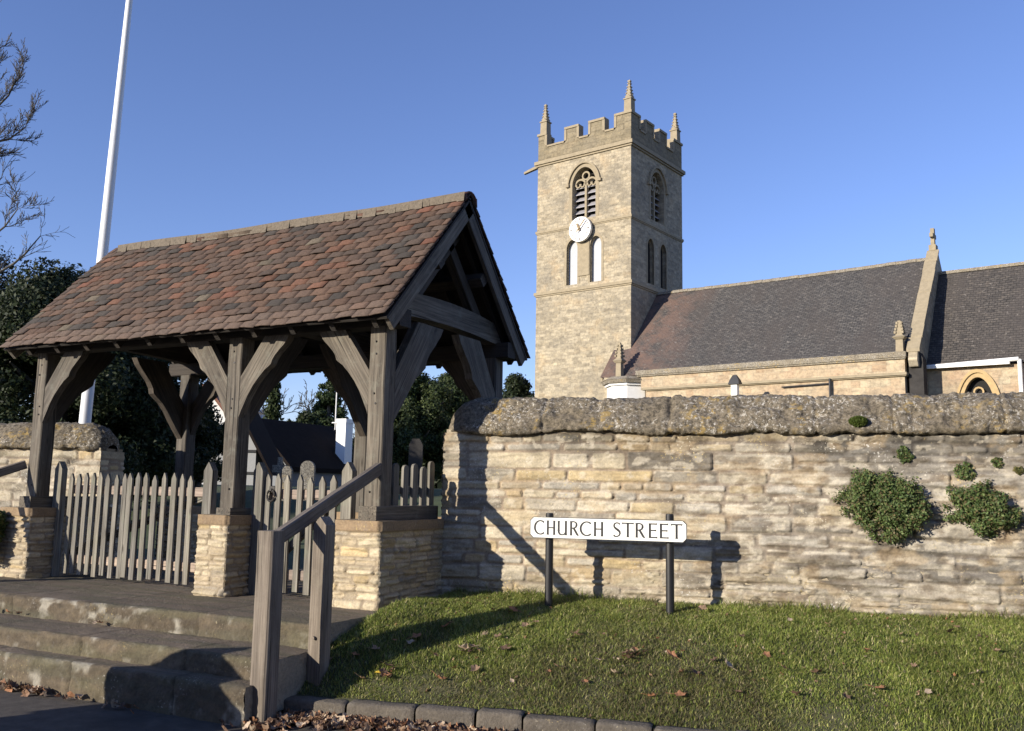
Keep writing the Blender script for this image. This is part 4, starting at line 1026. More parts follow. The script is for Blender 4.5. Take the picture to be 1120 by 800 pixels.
for i in range(30):
    x = .02 + i * .398; z = rz(2.49) - .05 * math.sin(math.pi * x / 12) + random.uniform(-.01, .01)
    m_.add([cf(p) for p in ((x, 2.36, z - .10), (x, 2.43, z + .02), (x, 2.49, z + .06), (x, 2.55, z + .02), (x, 2.62, z - .10), (x + .39, 2.36, z - .10), (x + .39, 2.43, z + .02), (x + .39, 2.49, z + .06), (x + .39, 2.55, z + .02), (x + .39, 2.62, z - .10))],
           [(0, 1, 6, 5), (1, 2, 7, 6), (2, 3, 8, 7), (3, 4, 9, 8), (0, 1, 2, 3, 4), (5, 6, 7, 8, 9)])
m_.build('ridge_tiles', M['oldcap'], nave)
m_ = MB(); m_.prism([(-1.10, rz(-1.10) - .25), (0, rz(0) - .25), (0, rz(0) - .02), (-1.10, rz(-1.10) - .02)], cf((-.9, 0, 0)), EYv, (0, 0, 1), EX * .1); m_.build('verge_board', M['dress'], nave)
# aisle wall with moulded parapet
def ubox(m_, a, b):
    m_.box(a, b, cf, uo=None)
    for i in range(8):
        q = m_.uvw[-8 + i]; m_.uvw[-8 + i] = (q[0] + q[1], q[2], 0)
m_ = MB(); ubox(m_, (1.45, -1.28, .4), (11.85, -.95, 5.72)); aw = m_.build('aisle_wall', M['aisle'], church)
m_ = MB(); ubox(m_, (1.25, -1.32, 5.86), (11.88, -1.02, 6.40)); m_.build('parapet_band', M['aisle'], aw)
m_ = MB(); m_.box((1.05, -1.44, 6.402), (11.95, -.98, 6.60), cf); m_.box((1.1, -1.40, 6.34), (11.93, -1.325, 6.40), cf); m_.build('parapet_cap', M['oldcap'], aw)
m_ = MB(); m_.box((1.30, -1.43, 5.76), (11.95, -1.0, 5.858), cf); m_.box((1.5, -1.37, 5.722), (11.92, -1.0, 5.758), cf); m_.build('string_course', M['dress'], aw)
m_ = MB(); m_.tube([cf((7.4, -1.38, 5.56)), cf((9.2, -1.38, 5.60))], .028, 8); m_.tube([cf((9.25, -1.42, 5.78)), cf((9.25, -1.42, 4.0))], .045, 8); m_.build('downpipe', M['lead'], aw)
# limewashed canted west corner under a slab cap
m_ = MB()
def octa(cx, cy, r, z0, z1, r2=None):
    r2 = r2 or r; n = 8; q = [(cx + r * math.cos(R(22.5 + 45 * i)), cy + r * math.sin(R(22.5 + 45 * i)), z0) for i in range(n)] + [(cx + r2 * math.cos(R(22.5 + 45 * i)), cy + r2 * math.sin(R(22.5 + 45 * i)), z1) for i in range(n)]
    m_.add([cf(p) for p in q], [tuple(range(n)), tuple(range(n, 2*n))] + [(i, (i+1) % n, n + (i+1) % n, n + i) for i in range(n)])
octa(.32, -.62, 1.02, .4, 6.00); octa(.32, -.62, 1.12, 6.002, 6.10)
turret = m_.build('corner_turret', M['limewash'], church)
m_ = MB(); octa(.32, -.62, 1.22, 6.102, 6.24, 1.28); octa(.32, -.62, 1.30, 6.242, 6.40, 1.0); m_.build('turret_cap', M['oldcap'], turret)
def finial(x, y, z, h, par):
    m_ = MB(); 
    def sq(z0, z1, a, b2): m_.add([cf((x + i * a, y + j * a, z0)) for i, j in ((-1, -1), (1, -1), (1, 1), (-1, 1))] + [cf((x + i * b2, y + j * b2, z1)) for i, j in ((-1, -1), (1, -1), (1, 1), (-1, 1))],
                                  [(0, 1, 2, 3), (4, 5, 6, 7), (0, 1, 5, 4), (1, 2, 6, 5), (2, 3, 7, 6), (3, 0, 4, 7)])
    sq(z, z + h * .40, .13, .12); sq(z + h * .402, z + h * .47, .15, .22); sq(z + h * .472, z + h * .53, .22, .13); sq(z + h * .532, z + h * 1.0, .12, .05)
    for k in range(4):
        zz = z + h * (.58 + k * .10); r = .13 - k * .02
        for i, j in ((-1, -1), (1, -1), (1, 1), (-1, 1)): m_.box((x + i * r - .035, y + j * r - .035, zz), (x + i * r + .035, y + j * r + .035, zz + .09), cf)
    return m_.build('pinnacle', M['dress'], par)
finial(.18, -1.28, 6.40, 1.5, turret); finial(11.72, -1.2, 6.60, 1.15, aw)
# east gable of the nave: raised coping and cross
m_ = MB(); e = .32
def gp(y0): return rz(y0)
poly = [(-.25, .4), (-.25, 5.95), (-1.30, 6.05), (-1.42, rz(-1.42) + .12), (-1.30, rz(-1.30) + .32), (2.30, rz(2.30) + .32), (2.36, 11.06), (2.62, 11.06), (2.68, rz(2.30) + .32), (6.3, rz(-1.30) + .32), (6.3, .4)]
m_.prism(poly, cf((12.02, 0, 0)), EYv, (0, 0, 1), EX * .3)
for i in range(len(m_.uvw)): m_.uvw[i] = (m_.uvw[i][0], m_.uvw[i][1], 0)
gab = m_.build('east_gable', M['tower'], church)
m_ = MB(); n = 9
for k in range(n):
    y0 = -1.34 + (2.36 + 1.34) * k / n; y1 = -1.34 + (2.36 + 1.34) * (k + 1) / n - .015; j = random.uniform(-.012, .012)
    q = [(y0, rz(y0) + .325 + j), (y1, rz(y1) + .325 + j), (y1, rz(y1) + .44 + j), (y0, rz(y0) + .44 + j)]
    m_.prism(q, cf((11.96 + j, 0, 0)), EYv, (0, 0, 1), EX * .44)
m_.build('gable_coping', M['dress'], gab)
m_ = MB(); x, y = 12.17, 2.49
m_.box((x - .13, y - .18, 11.062), (x + .13, y + .18, 11.30), cf); m_.box((x - .07, y - .10, 11.302), (x + .07, y + .10, 11.98), cf); m_.box((x - .065, y - .28, 11.60), (x + .065, y + .28, 11.76), cf)
m_.build('gable_cross', M['dress'], gab)
# end wall of the aisle with its peaked coping, shade put into its colour
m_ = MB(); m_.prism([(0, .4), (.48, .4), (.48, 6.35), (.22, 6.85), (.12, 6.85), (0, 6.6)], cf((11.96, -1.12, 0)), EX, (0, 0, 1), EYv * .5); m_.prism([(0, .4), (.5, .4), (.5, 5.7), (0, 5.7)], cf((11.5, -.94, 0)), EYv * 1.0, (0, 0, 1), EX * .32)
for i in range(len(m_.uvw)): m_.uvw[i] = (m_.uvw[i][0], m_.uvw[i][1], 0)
m_.build('aisle_end_wall', M['shade_darkstone'], church)
# chancel
CZ = 6.17; CRZ = 10.15
zc = lambda y: CZ + (CRZ - CZ) / 2.65 * (y + .15)
W1, F1, U1 = roofmesh(12.33, 24, -.15, 2.5, zc, 0, 'slate2', 'chancel_roof', 3)
W3, F3, U3 = roofmesh(12.33, 24, 2.5, 5.2, lambda y: 2 * CRZ - zc(y))
chr_ = arrmesh('chancel_roof', np.concatenate([W1, W3]), np.concatenate([F1, F3 + len(W1)]), M['slate2'], uvw=np.concatenate([U1, U3]), parent=church, smooth=True)
m_ = MB(); m_.box((12.33, 2.42, CRZ - .06), (24, 2.58, CRZ + .06), cf); m_.build('ridge_tiles', M['oldcap'], chr_)
m_ = MB(); m_.box((12.34, -.30, CZ - .10), (15.02, -.16, CZ + .015), cf); m_.box((15.02, -.32, CZ - .85), (24, -.16, CZ + .05), cf) if False else None
m_.tube([cf((12.36, -.24, CZ - .03)), cf((15.3, -.24, CZ + .06))], .07, 10); m_.build('gutter', M['white'], chr_)
m_ = MB(); m_.tube([cf((15.32, -.20, CZ + .05)), cf((15.32, -.20, 2))], .07, 10); m_.build('downpipe', M['white'], chr_)
ch_w = slab([(12.33, .4), (24, .4), (24, 6.1), (12.33, 6.1)], [pointed(13.95, 3.4, 4.75, .50, .95), pointed(18, 3.4, 4.75, .5, .95)], .4, fS, None, 'chancel_wall', church)
chw = ch_w.build('chancel_wall', M['aisle'], church)
for xc in (13.95, 18.0):
    m_ = MB(); p = pointed(xc, 3.4, 4.75, .50, .95, 10); o2 = pointed(xc, 3.4, 4.70, .66, 1.16, 10); o3 = pointed(xc, 3.4, 4.70, .74, 1.28, 10)
    m_.mi = 1; m_.add([fS(a, z, .3) for a, z in p], [tuple(range(len(p)))]); m_.mi = 0
    for (u1, u2, d) in ((p, o2, -.03), (o2, o3, -.10)):
        for i in range(len(p) - 1):
            q = [u1[i], u2[i], u2[i+1], u1[i+1]]
            m_.add([fS(a, z, d) for a, z in q] + [fS(a, z, .25) for a, z in q], [(0, 1, 2, 3), (0, 1, 5, 4), (2, 3, 7, 6), (3, 0, 4, 7)])
    for s_ in (-1, 1):
        for k in range(10):
            t0, t1 = R(18 * k), R(18 * (k + 1)); c = (xc + s_ * .25, 4.72)
            q = [(c[0] + r * math.cos(t), c[1] + r * math.sin(t) * 1.3) for r, t in ((.19, t0), (.26, t0), (.26, t1), (.19, t1))]
            m_.add([fS(a, z, .12) for a, z in q] + [fS(a, z, .2) for a, z in q], [(0, 1, 2, 3), (0, 1, 5, 4), (2, 3, 7, 6)])
        for k in range(12):
            t0, t1 = R(30 * k), R(30 * (k + 1)); c = (xc, 5.20)
            q = [(c[0] + r * math.cos(t), c[1] + r * math.sin(t)) for r, t in ((.12, t0), (.18, t0), (.18, t1), (.12, t1))]
            if s_ > 0: m_.add([fS(a, z, .12) for a, z in q] + [fS(a, z, .2) for a, z in q], [(0, 1, 2, 3), (0, 1, 5, 4), (2, 3, 7, 6)])
    m_.build('window', [M['dressy'], M['dark']], chw)
# little capped flue standing in front of the aisle
fp = cf((6.22, -3.0, 0))
fl = empty('flue', (fp.x, fp.y, 1.4), 'small white flue pipe with a black cowl before the church parapet', 'flue')
m_ = MB(); m_.box((6.09, -3.1, 1.4), (6.33, -2.9, 5.55), cf); m_.build('pipe', M['white'], fl)
m_ = MB(); m_.add([cf(p) for p in ((6.0, -3.18, 5.56), (6.44, -3.18, 5.56), (6.44, -2.82, 5.56), (6.0, -2.82, 5.56), (6.04, -3.12, 5.72), (6.40, -3.12, 5.72), (6.40, -2.88, 5.72), (6.04, -2.88, 5.72), (6.14, -3.04, 5.92), (6.28, -3.04, 5.92), (6.28, -2.96, 5.92), (6.14, -2.96, 5.92))],
                       [(0, 1, 2, 3), (0, 1, 5, 4), (1, 2, 6, 5), (2, 3, 7, 6), (3, 0, 4, 7), (4, 5, 9, 8), (5, 6, 10, 9), (6, 7, 11, 10), (7, 4, 8, 11), (8, 9, 10, 11)]); m_.build('cowl', M['lead'], fl)

# ------------------------------------------------------------------ vegetation
def leafcloud(name, pts, size, cols, seed, mat, parent=None, flat=.4, aspect=1.6, out=None):
    "many leaf faces at pts; each a slightly folded pair of triangles"
    rs = np.random.RandomState(seed); n = len(pts); P = np.array(pts)
    a = rs.normal(size=(n, 3)); 
    if out is not None: a = a * .6 + out
    a /= np.linalg.norm(a, axis=1)[:, None]; b = np.cross(a, rs.normal(size=(n, 3))); b /= np.linalg.norm(b, axis=1)[:, None] + 1e-9
    c = np.cross(a, b); s = size * rs.uniform(.6, 1.4, n)[:, None]
    q0 = P - b * s * aspect / 2; q1 = P + c * s * .4 ; q2 = P + b * s * aspect / 2; q3 = P - c * s * .4 + a * s * .15
    V = np.stack([q0, q1, q2, q3], 1).reshape(-1, 3); F = np.arange(4 * n).reshape(n, 4)
    pc = np.array(cols)[rs.randint(len(cols), size=n)] * rs.uniform(.7, 1.3, n)[:, None]
    return arrmesh(name, V, F, mat, col=np.repeat(pc, 4, 0), parent=parent)

def blobpoints(rs, centers, radii, n, hollow=.55):
    C = np.array(centers); Rr = np.array(radii); w_ = (Rr.mean(-1) if Rr.ndim > 1 else Rr) ** 2; w_ = w_ / w_.sum()
    k = rs.choice(len(C), n, p=w_); d = rs.normal(size=(n, 3)); d /= np.linalg.norm(d, axis=1)[:, None]
    r = (hollow + (1 - hollow) * rs.rand(n) ** .6)[:, None]
    rad = Rr[k] if Rr.ndim > 1 else Rr[k][:, None]
    return C[k] + d * r * rad, d
def evergreen(name, base, h, wd, n, label, seed, cat='tree', size=.11, kind='yew', group=None, cols=None, nclump=60, clump=.2):
    rs = np.random.RandomState(seed); base = Vector(base)
    root = empty(name, base, label, cat, group)
    m_ = MB(); m_.tube([base, base + Vector((.1, .05, h * .3)), base + Vector((0, 0, h * .62)), base + Vector((.05, 0, h * .85))], [wd * .09, wd * .07, wd * .04, .03], 8)
    for k in range(10):
        z = h * rs.uniform(.25, .7); a = rs.rand() * 6.28; l = wd * rs.uniform(.3, .45)
        m_.tube([base + Vector((0, 0, z)), base + Vector((math.cos(a) * l * .5, math.sin(a) * l * .5, z + l * .2)), base + Vector((math.cos(a) * l, math.sin(a) * l, z + l * .5))], [wd * .03, wd * .02, .015], 5)
    m_.build('trunk', M['bark'], root)
    cs = []; rr = []
    for k in range(nclump):
        t = rs.rand() ** .9
        if kind == 'cone': z = .12 + .86 * t; r = (1 - t) ** .8 * .5 + .03
        elif kind == 'col': z = .1 + .88 * t; r = .5 * (1 - abs(2 * t - 1) ** 3) + .1
        else: z = .14 + .80 * t; r = .5 * math.sqrt(max(.05, 1 - (1.7 * t - .55) ** 2))
        a = rs.rand() * 6.28; q = r * rs.uniform(.45, 1) 
        cs.append((base.x + math.cos(a) * q * wd, base.y + math.sin(a) * q * wd, base.z + z * h)); s_ = wd * clump * rs.uniform(.5, 1.1) * (1 if kind != 'cone' else (.45 + .55 * (1 - t)))
        rr.append((s_, s_, s_ * (.6 if kind == 'cone' else .85)))
    P, d = blobpoints(rs, cs, rr, n, .35)
    # stray sprigs break the outline
    P = P + rs.normal(size=P.shape) * size * .5
    leafcloud('crown', P, size, cols or [(.022, .034, .013), (.030, .044, .017), (.016, .026, .011), (.040, .050, .020)], seed + 1, M['leaf'], root, out=d)
    return root

def baretree(name, base, h, label, seed, spread=.42, lean=(0, 0), levels=6, r0=.16, group=None, first=.28, crown=None, up=.12, rmin=.010):
    rs = random.Random(seed); base = Vector(base); root = empty(name, base, label, 'tree', group)
    m_ = MB(); tw_ = MB()
    def grow(p, d, l, r, lv):
        n = 3; pts = [p]; rad = [r]; q = p.copy(); dd = d.copy()
        for i in range(n):
            dd = (dd + Vector((rs.gauss(0, .10), rs.gauss(0, .10), rs.gauss(0, .08) + up * .3))).normalized(); q = q + dd * l / n; pts.append(q.copy()); rad.append(max(rmin, r * (1 - .38 * (i + 1) / n)))
        (m_ if lv > levels - 3 else tw_).tube(pts, rad, 7 if lv > levels - 2 else (4 if lv > 1 else 3), False)
        if lv == 0: return
        k = rs.choice((2, 3, 3)) if lv > 1 else rs.choice((3, 4))
        for i in range(k):
            a = rs.uniform(0, 6.28); s_ = spread * rs.uniform(.7, 1.5)
            t = dd.cross(Vector((math.cos(a), math.sin(a), .3))).normalized(); nd = (dd + t * s_ * 1.5 + Vector((0, 0, up))).normalized()
            j = rs.randint(1, 3) if i else 3
            grow(pts[j], nd, l * rs.uniform(.58, .82), rad[j] * (.72 if i == 0 else .58), lv - 1)
    grow(base, Vector((lean[0], lean[1], 1)).normalized(), h * first, r0, levels)
    m_.build('trunk', M['bark'], root); tw_.build('twigs', M['bark'], root)
    return root

def on(x, d, z): p = at(x, 500, d); return Vector((p.x, p.y, z))
# dark yews left and behind the gateway
evergreen('yew_tree', on(-75, 24, 1.2), 6.3, 7.0, 120000, 'large dark yew tree at the left edge behind the flagpole', 41, size=.06, nclump=130, cols=[(.020, .026, .012), (.030, .034, .016), (.014, .019, .010)])
evergreen('yew_tree', on(52, 17, 1.0), 4.4, 3.3, 80000, 'dark rounded yew tree directly behind the foot of the flagpole', 42, size=.055, nclump=80)
evergreen('yew_tree', on(140, 19, 1.2), 3.1, 3.2, 60000, 'low dark yew seen through the left opening of the lychgate', 43, size=.06, nclump=60)
evergreen('yew_bush', on(212, 21, 1.2), 1.9, 1.9, 30000, 'dark clipped yew bush behind the middle post of the lychgate', 44, 'bush', size=.055, nclump=40)
def limbtree():
    rs = random.Random(5); D0 = 17.5; base = on(-95, D0, 1.0)
    root = empty('bare_tree', base, 'tall leafless tree whose fine twigs reach in at the top left corner', 'tree')
    m_ = MB(); tw_ = MB()
    tp = [base, at(-88, 380, D0), at(-92, 260, D0), at(-80, 140, D0), at(-90, 20, D0), at(-75, -90, D0)]
    m_.tube(tp, [.2, .17, .14, .11, .08, .05], 8)
    def branch(p, d, l, r, lv):
        n = 5; pts = [p]; rad = [r]; q = p.copy(); dd = d.normalized()
        for i in range(n):
            dd = (dd + Vector((rs.gauss(0, .13), rs.gauss(0, .13), rs.gauss(.03, .12)))).normalized(); q = q + dd * l / n; pts.append(q.copy()); rad.append(max(.0045, r * (1 - .8 * (i + 1) / n)))
        tw_.tube(pts, rad, 4 if lv > 1 else 3, False)
        if lv == 0: return
        for i in range(1, n + 1):
            for k in range(2 if lv > 1 else rs.choice((1, 2))):
                ax = Vector((rs.gauss(0, 1), rs.gauss(0, 1), rs.gauss(0, 1))).normalized(); nd = (dd + dd.cross(ax) * rs.uniform(.5, 1.1) + Vector((0, 0, .15))).normalized()
                branch(pts[i], nd, l * rs.uniform(.34, .52), rad[i] * .7, lv - 1)
    for (x0, y0, x1, y1, lv) in ((-84, 200, 18, 88, 3), (-82, 175, 25, 138, 3), (-88, 260, 5, 195, 2), (-90, 300, 18, 232, 3), (-88, 330, 42, 262, 2), (-80, 130, -12, 60, 3), (-86, 60, -20, 20, 2)):
        p0 = at(x0, y0, D0); p1 = at(x1, y1, D0 + rs.uniform(-1.2, 1.2)); n = 8; pts = []; rad = []
        for i in range(n + 1):
            t = i / n; p = p0.lerp(p1, t) + Vector((rs.gauss(0, .04), rs.gauss(0, .04), -.25 * math.sin(math.pi * t) + rs.gauss(0, .04))); pts.append(p); rad.append(.05 * (1 - t) + .010)
        m_.tube(pts, rad, 6)
        for i in range(3, n + 1):
            d = (pts[i] - pts[i-1]).normalized()
            for k in range(2):
                ax = Vector((rs.gauss(0, 1), rs.gauss(0, 1), rs.gauss(0, 1))).normalized(); branch(pts[i], d + d.cross(ax) * rs.uniform(.4, 1.0), rs.uniform(.35, .62), rad[i] * .6, lv - 1)
    m_.build('trunk', M['bark'], root); tw_.build('twigs', M['bark'], root)
limbtree()
baretree('bare_tree', on(-45, 26, 1.2), 6.9, 'lower leafless tree with twiggy crown above the left yew', 58, .45, (.06, .02), 7, .14, rmin=.009)
# trees beyond the cottage
G2 = 'trees beyond the cottage roof'
iv = baretree('ivy_clad_tree', on(296, 58, 1.4), 8.2, 'slim ivy-clad tree left of centre above the cottage roof', 61, .34, (.05, .02), 5, .2, G2, rmin=.022)
rs = np.random.RandomState(3); hh = rs.rand(6000); b0 = on(296, 58, 1.4)
P = np.stack([b0.x + rs.normal(size=6000) * .28 * (1.15 - hh * .6), b0.y + rs.normal(size=6000) * .28 * (1.15 - hh * .6), 1.4 + hh * 6.6], 1)
leafcloud('ivy', P, .17, [(.03, .045, .015), (.045, .06, .02)], 9, M['leaf'], iv)
baretree('bare_tree', on(332, 62, 1.4), 9.4, 'leafless tree with spreading twigs behind the cottage ridge', 63, .5, (.02, 0), 6, .16, G2, rmin=.022)
evergreen('conifer', on(357, 60, 1.4), 8.0, 3.6, 26000, 'dark green conifer rising behind the cottage beside the white chimney', 64, size=.13, kind='cone', group=G2, nclump=90, cols=[(.03, .05, .016), (.045, .065, .02), (.02, .034, .012)])
evergreen('conifer', on(333, 57, 1.4), 4.7, 2.6, 12000, 'lower bushy conifer in front of the leafless tree', 65, size=.13, kind='yew', group=G2, cols=[(.03, .045, .016), (.045, .06, .02), (.02, .03, .012)])
# evergreens seen through the gable end and beside the tower
evergreen('evergreen_tree', on(452, 34, 1.4), 4.5, 3.0, 60000, 'dark evergreen framed by the gable end of the lychgate', 71, size=.07, cols=[(.045, .065, .02), (.07, .09, .028), (.025, .04, .014)])
evergreen('evergreen_tree', on(492, 38, 1.4), 4.9, 3.2, 60000, 'evergreen standing right behind the worn end of the wall coping', 72, size=.075, cols=[(.04, .06, .02), (.06, .08, .025), (.025, .04, .014)])
evergreen('evergreen_tree', on(566, 46, 1.4), 6.0, 3.0, 30000, 'evergreen top showing between lychgate roof and church tower', 73, size=.10)

rs = np.random.RandomState(77); n = 26000; ax = rs.uniform(-400, 640, n); P = np.array([tuple(on(a, 1, 0)) for a in (-400, 640)])
q0 = on(-500, 88, 0); q1 = on(640, 88, 0); tt = rs.rand(n); hN = Noise(12); hh = 3.2 + 4.5 * hN.fbm(tt * 40, tt * 0 + 3)
P = np.stack([q0.x + (q1.x - q0.x) * tt, q0.y + (q1.y - q0.y) * tt, 1.2 + hh * rs.rand(n) ** .8], 1); d2 = np.array([CF.x, CF.y, 0]) * rs.uniform(0, 3, n)[:, None]; P = P + d2
o = leafcloud('distant_trees', P, .9, [(.025, .035, .015), (.035, .045, .02), (.018, .026, .012)], 3, M['leaf']); tag(o, 'belt of dark trees closing the churchyard far behind the gateway', 'trees', kind='stuff')

# ------------------------------------------------------------------ flagpole
fb = on(92, 12.5, 1.0)
m_ = MB(); top = at(149, -70, 12.5); bt = at(92, 470, 12.5); dr = (top - bt).normalized()
m_.tube([bt - dr * 1.3, bt, bt + dr * 3.6, bt + dr * 6.2, top], [.080, .078, .064, .040, .032], 20)
fpo = empty('flagpole', bt - dr * 1.3, 'tall tapering white flagpole behind the left end of the lychgate roof', 'flagpole')
m_.build('pole', M['pole'], fpo, smooth=True)
m_ = MB(); m_.tube([bt - dr * 1.3 + Vector((.1, -.06, 0)), bt + dr * 3 + Vector((.085, -.05, 0)), top + Vector((.045, -.03, 0))], .004, 4); m_.build('halyard', M['grey'], fpo)

# ------------------------------------------------------------------ cottage and houses
def quad(m_, pts, uv=None): m_.add(pts, [(0, 1, 2, 3)], uv)
cot = empty('cottage', on(320, 45, 1.3), 'low cottage with a very dark roof and white end stack, seen through the lychgate', 'cottage')
M['darkroof'] = m_plain('shaded_dark_roof', (.017, .013, .011), .95, 0, 3, .4, .03)  # dark roof with the shadow on it put into the colour
M['timber'] = m_plain('black_timber', (.015, .014, .013), .7)
a = at(279, 458, 46); b = at(365, 467, 52); ux = (b - a); ux.z = 0; Lr = ux.length; ux.normalize(); uy = Vector((-ux.y, ux.x, 0))
zr_ = 4.86; ze_ = 2.4; hd = 2.6; O = Vector((a.x, a.y, 0))
def kf(p): return O + ux * p[0] + uy * p[1] + Vector((0, 0, p[2]))
m_ = MB()
for s_ in (-1, 1):
    pts = [kf((-.25, s_ * hd, ze_)), kf((Lr + .2, s_ * hd, ze_)), kf((Lr + .2, 0, zr_)), kf((-.25, 0, zr_))]; q = [p - Vector((0, 0, .22)) for p in pts]
    m_.add(pts + q, [(0, 1, 2, 3), (4, 5, 6, 7), (0, 1, 5, 4), (1, 2, 6, 5), (3, 0, 4, 7)])
m_.build('roof', M['darkroof'], cot)
m_ = MB()
for x in (0, Lr):
    m_.prism([(-hd + .2, 1.0), (hd - .2, 1.0), (hd - .2, ze_ - .02), (0, zr_ - .25), (-hd + .2, ze_ - .02)], kf((x, 0, 0)), uy, (0, 0, 1), ux * (.12 if x == 0 else -.12))
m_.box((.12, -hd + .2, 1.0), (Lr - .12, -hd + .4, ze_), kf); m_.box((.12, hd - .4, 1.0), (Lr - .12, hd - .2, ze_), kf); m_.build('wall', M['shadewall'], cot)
m_ = MB(); cc = at(376.5, 480, 49.5)
def kc(p): return Vector((cc.x, cc.y, 0)) + ux * p[0] + uy * p[1] + Vector((0, 0, p[2]))
m_.box((-.34, -.30, 1), (.34, .30, 5.05), kc); m_.box((-.38, -.34, 4.9), (.38, .34, 5.12), kc); m_.build('chimney', M['white'], cot)
ga = empty('cottage', at(272, 500, 40), 'white gabled cottage with black timber framing right of the middle post', 'cottage')
m_ = MB(); g0 = at(262, 470, 40); O2 = Vector((g0.x, g0.y, 0)); gx = Vector((CR.x, CR.y, 0)).normalized(); gy = Vector((-gx.y, gx.x, 0))
def gf(p): return O2 + gx * p[0] + gy * p[1] + Vector((0, 0, p[2]))
m_.prism([(-1.4, 1), (.78, 1), (.78, 3.2), (-.1, 4.75), (-1.4, 2.8)], gf((0, 0, 0)), gx, (0, 0, 1), gy * 3); m_.build('wall', M['grey'], ga)  # white wall, its shade put into this grey
m_ = MB()
m_.beam(gf((.78, -.04, 1)), gf((.78, -.04, 3.3)), .09, .12); 
for z in (2.0, 2.95): m_.beam(gf((-1.3, -.04, z)), gf((.8, -.04, z)), .08, .1)
m_.beam(gf((.30, -.045, 1)), gf((.30, -.045, 3.8)), .09, .08); m_.build('timber_frame', M['timber'], ga)
m_ = MB(); m_.add([gf(p) for p in ((1.62, -.25, 1.9), (1.62, 3, 1.9), (-.1, 3, 4.95), (-.1, -.25, 4.95), (-1.6, -.25, 2.7), (-1.6, 3, 2.7))], [(0, 1, 2, 3), (3, 2, 5, 4)])
m_.add([gf(p) for p in ((1.62, -.25, 1.7), (-.1, -.25, 4.7), (-.1, -.25, 4.95), (1.62, -.25, 1.9))], [(0, 1, 2, 3)]); m_.build('roof', M['darkroof'], ga)
# house with orange tiled roof and cream stack
hs = empty('house', on(235, 62, 1.3), 'house with an orange-brown tiled roof and dark gable glimpsed between the lychgate braces', 'house')
M['redroof'] = m_slate('orange_roof', (.30, .125, .07), (.22, .10, .06), (.3, .12, .06), -5)
h0 = at(232, 470, 62); O3 = Vector((h0.x, h0.y, 0))
def hf(p): return O3 + gx * p[0] + gy * p[1] + Vector((0, 0, p[2]))
m_ = MB(); m_.prism([(-3.4, 1), (2.2, 1), (2.2, 4.9), (-.6, 8.1), (-3.4, 4.9)], hf((0, 0, 0)), gx, (0, 0, 1), gy * 7); m_.build('wall', M['limewash'], hs)
m_ = MB()
for sgn in (1, -1):
    xe = -.6 + sgn * 3.1; pts = [hf((xe, -.3, 4.6)), hf((xe, 7, 4.6)), hf((-.6, 7, 8.35)), hf((-.6, -.3, 8.35))]; m_.add(pts + [p - Vector((0, 0, .3)) for p in pts], [(0, 1, 2, 3), (0, 3, 7, 4), (4, 5, 6, 7)], [(p.x, p.z, 0) for p in pts] * 2)
m_.build('roof', M['redroof'], hs)
m_ = MB(); m_.box((-3.2, .5, 4.5), (-.65, 2.2, 7.6), hf); m_.build('tiled_dormer', M['redroof'], hs)
cs_ = at(286, 470, 66); hs2 = empty('chimney_stack', (cs_.x, cs_.y, 2), 'small cream chimney stack left of the ivy-clad tree', 'chimney')
m_ = MB(); m_.box((cs_.x - .3, cs_.y - .3, 1.3), (cs_.x + .3, cs_.y + .3, 6.9)); m_.box((cs_.x - .36, cs_.y - .36, 6.7), (cs_.x + .36, cs_.y + .36, 6.9002)); m_.build('stack', M['limewash'], hs2)
ap = at(366.5, 470, 44.2)
m_ = MB(); m_.tube([(ap.x, ap.y, 4.2), (ap.x, ap.y, 6.25)], .028, 6); m_.tube([(ap.x - .2, ap.y, 4.55), (ap.x + .2, ap.y, 4.55)], .03, 6)
tag(m_.build('aerial_mast', M['white']), 'thin pale aerial mast standing beside the white cottage chimney', 'mast')

# ------------------------------------------------------------------ gravestones
M['grave'] = m_lichen('gravestone', (.10, .09, .075), (.25, .23, .19))
def gravestone(px_, top, d, wd, label, kind='round'):
    t = at(px_, top, d); zb = 1.2; m_ = MB(); H = t.z - zb; W = wd / 2
    if kind == 'round': poly = [(-W, 0), (W, 0), (W, H - W)] + [(W * math.cos(a), H - W + W * math.sin(a)) for a in np.linspace(.2, 2.94, 9)] + [(-W, H - W)]
    elif kind == 'cross': poly = [(-W*.5, 0), (W*.5, 0), (W*.3, H*.62), (W, H*.62), (W, H*.80), (W*.28, H*.80), (W*.28, H), (-W*.28, H), (-W*.28, H*.80), (-W, H*.80), (-W, H*.62), (-W*.3, H*.62)]
    else: poly = [(-W, 0), (W, 0), (W, H * .9), (W * .5, H), (-W * .5, H), (-W, H * .9)]
    m_.prism(poly, (t.x, t.y, zb), gx, (0, 0, 1), gy * .12)
    return tag(m_.build('gravestone', M['grave'], None, loc=None), label, 'gravestone')
gravestone(336.5, 504, 17, .26, 'round-headed gravestone showing above the narrow gate')
gravestone(306, 500, 20, .30, 'cross-shaped gravestone showing above the narrow gate', 'cross')
gravestone(314, 510, 16, .16, 'small flat-topped gravestone left of the round-headed one', 'flat')
gravestone(455, 480, 20, .30, 'dark upright gravestone behind the round-topped side fence', 'flat').data.materials[0] = M['shade_darkstone']

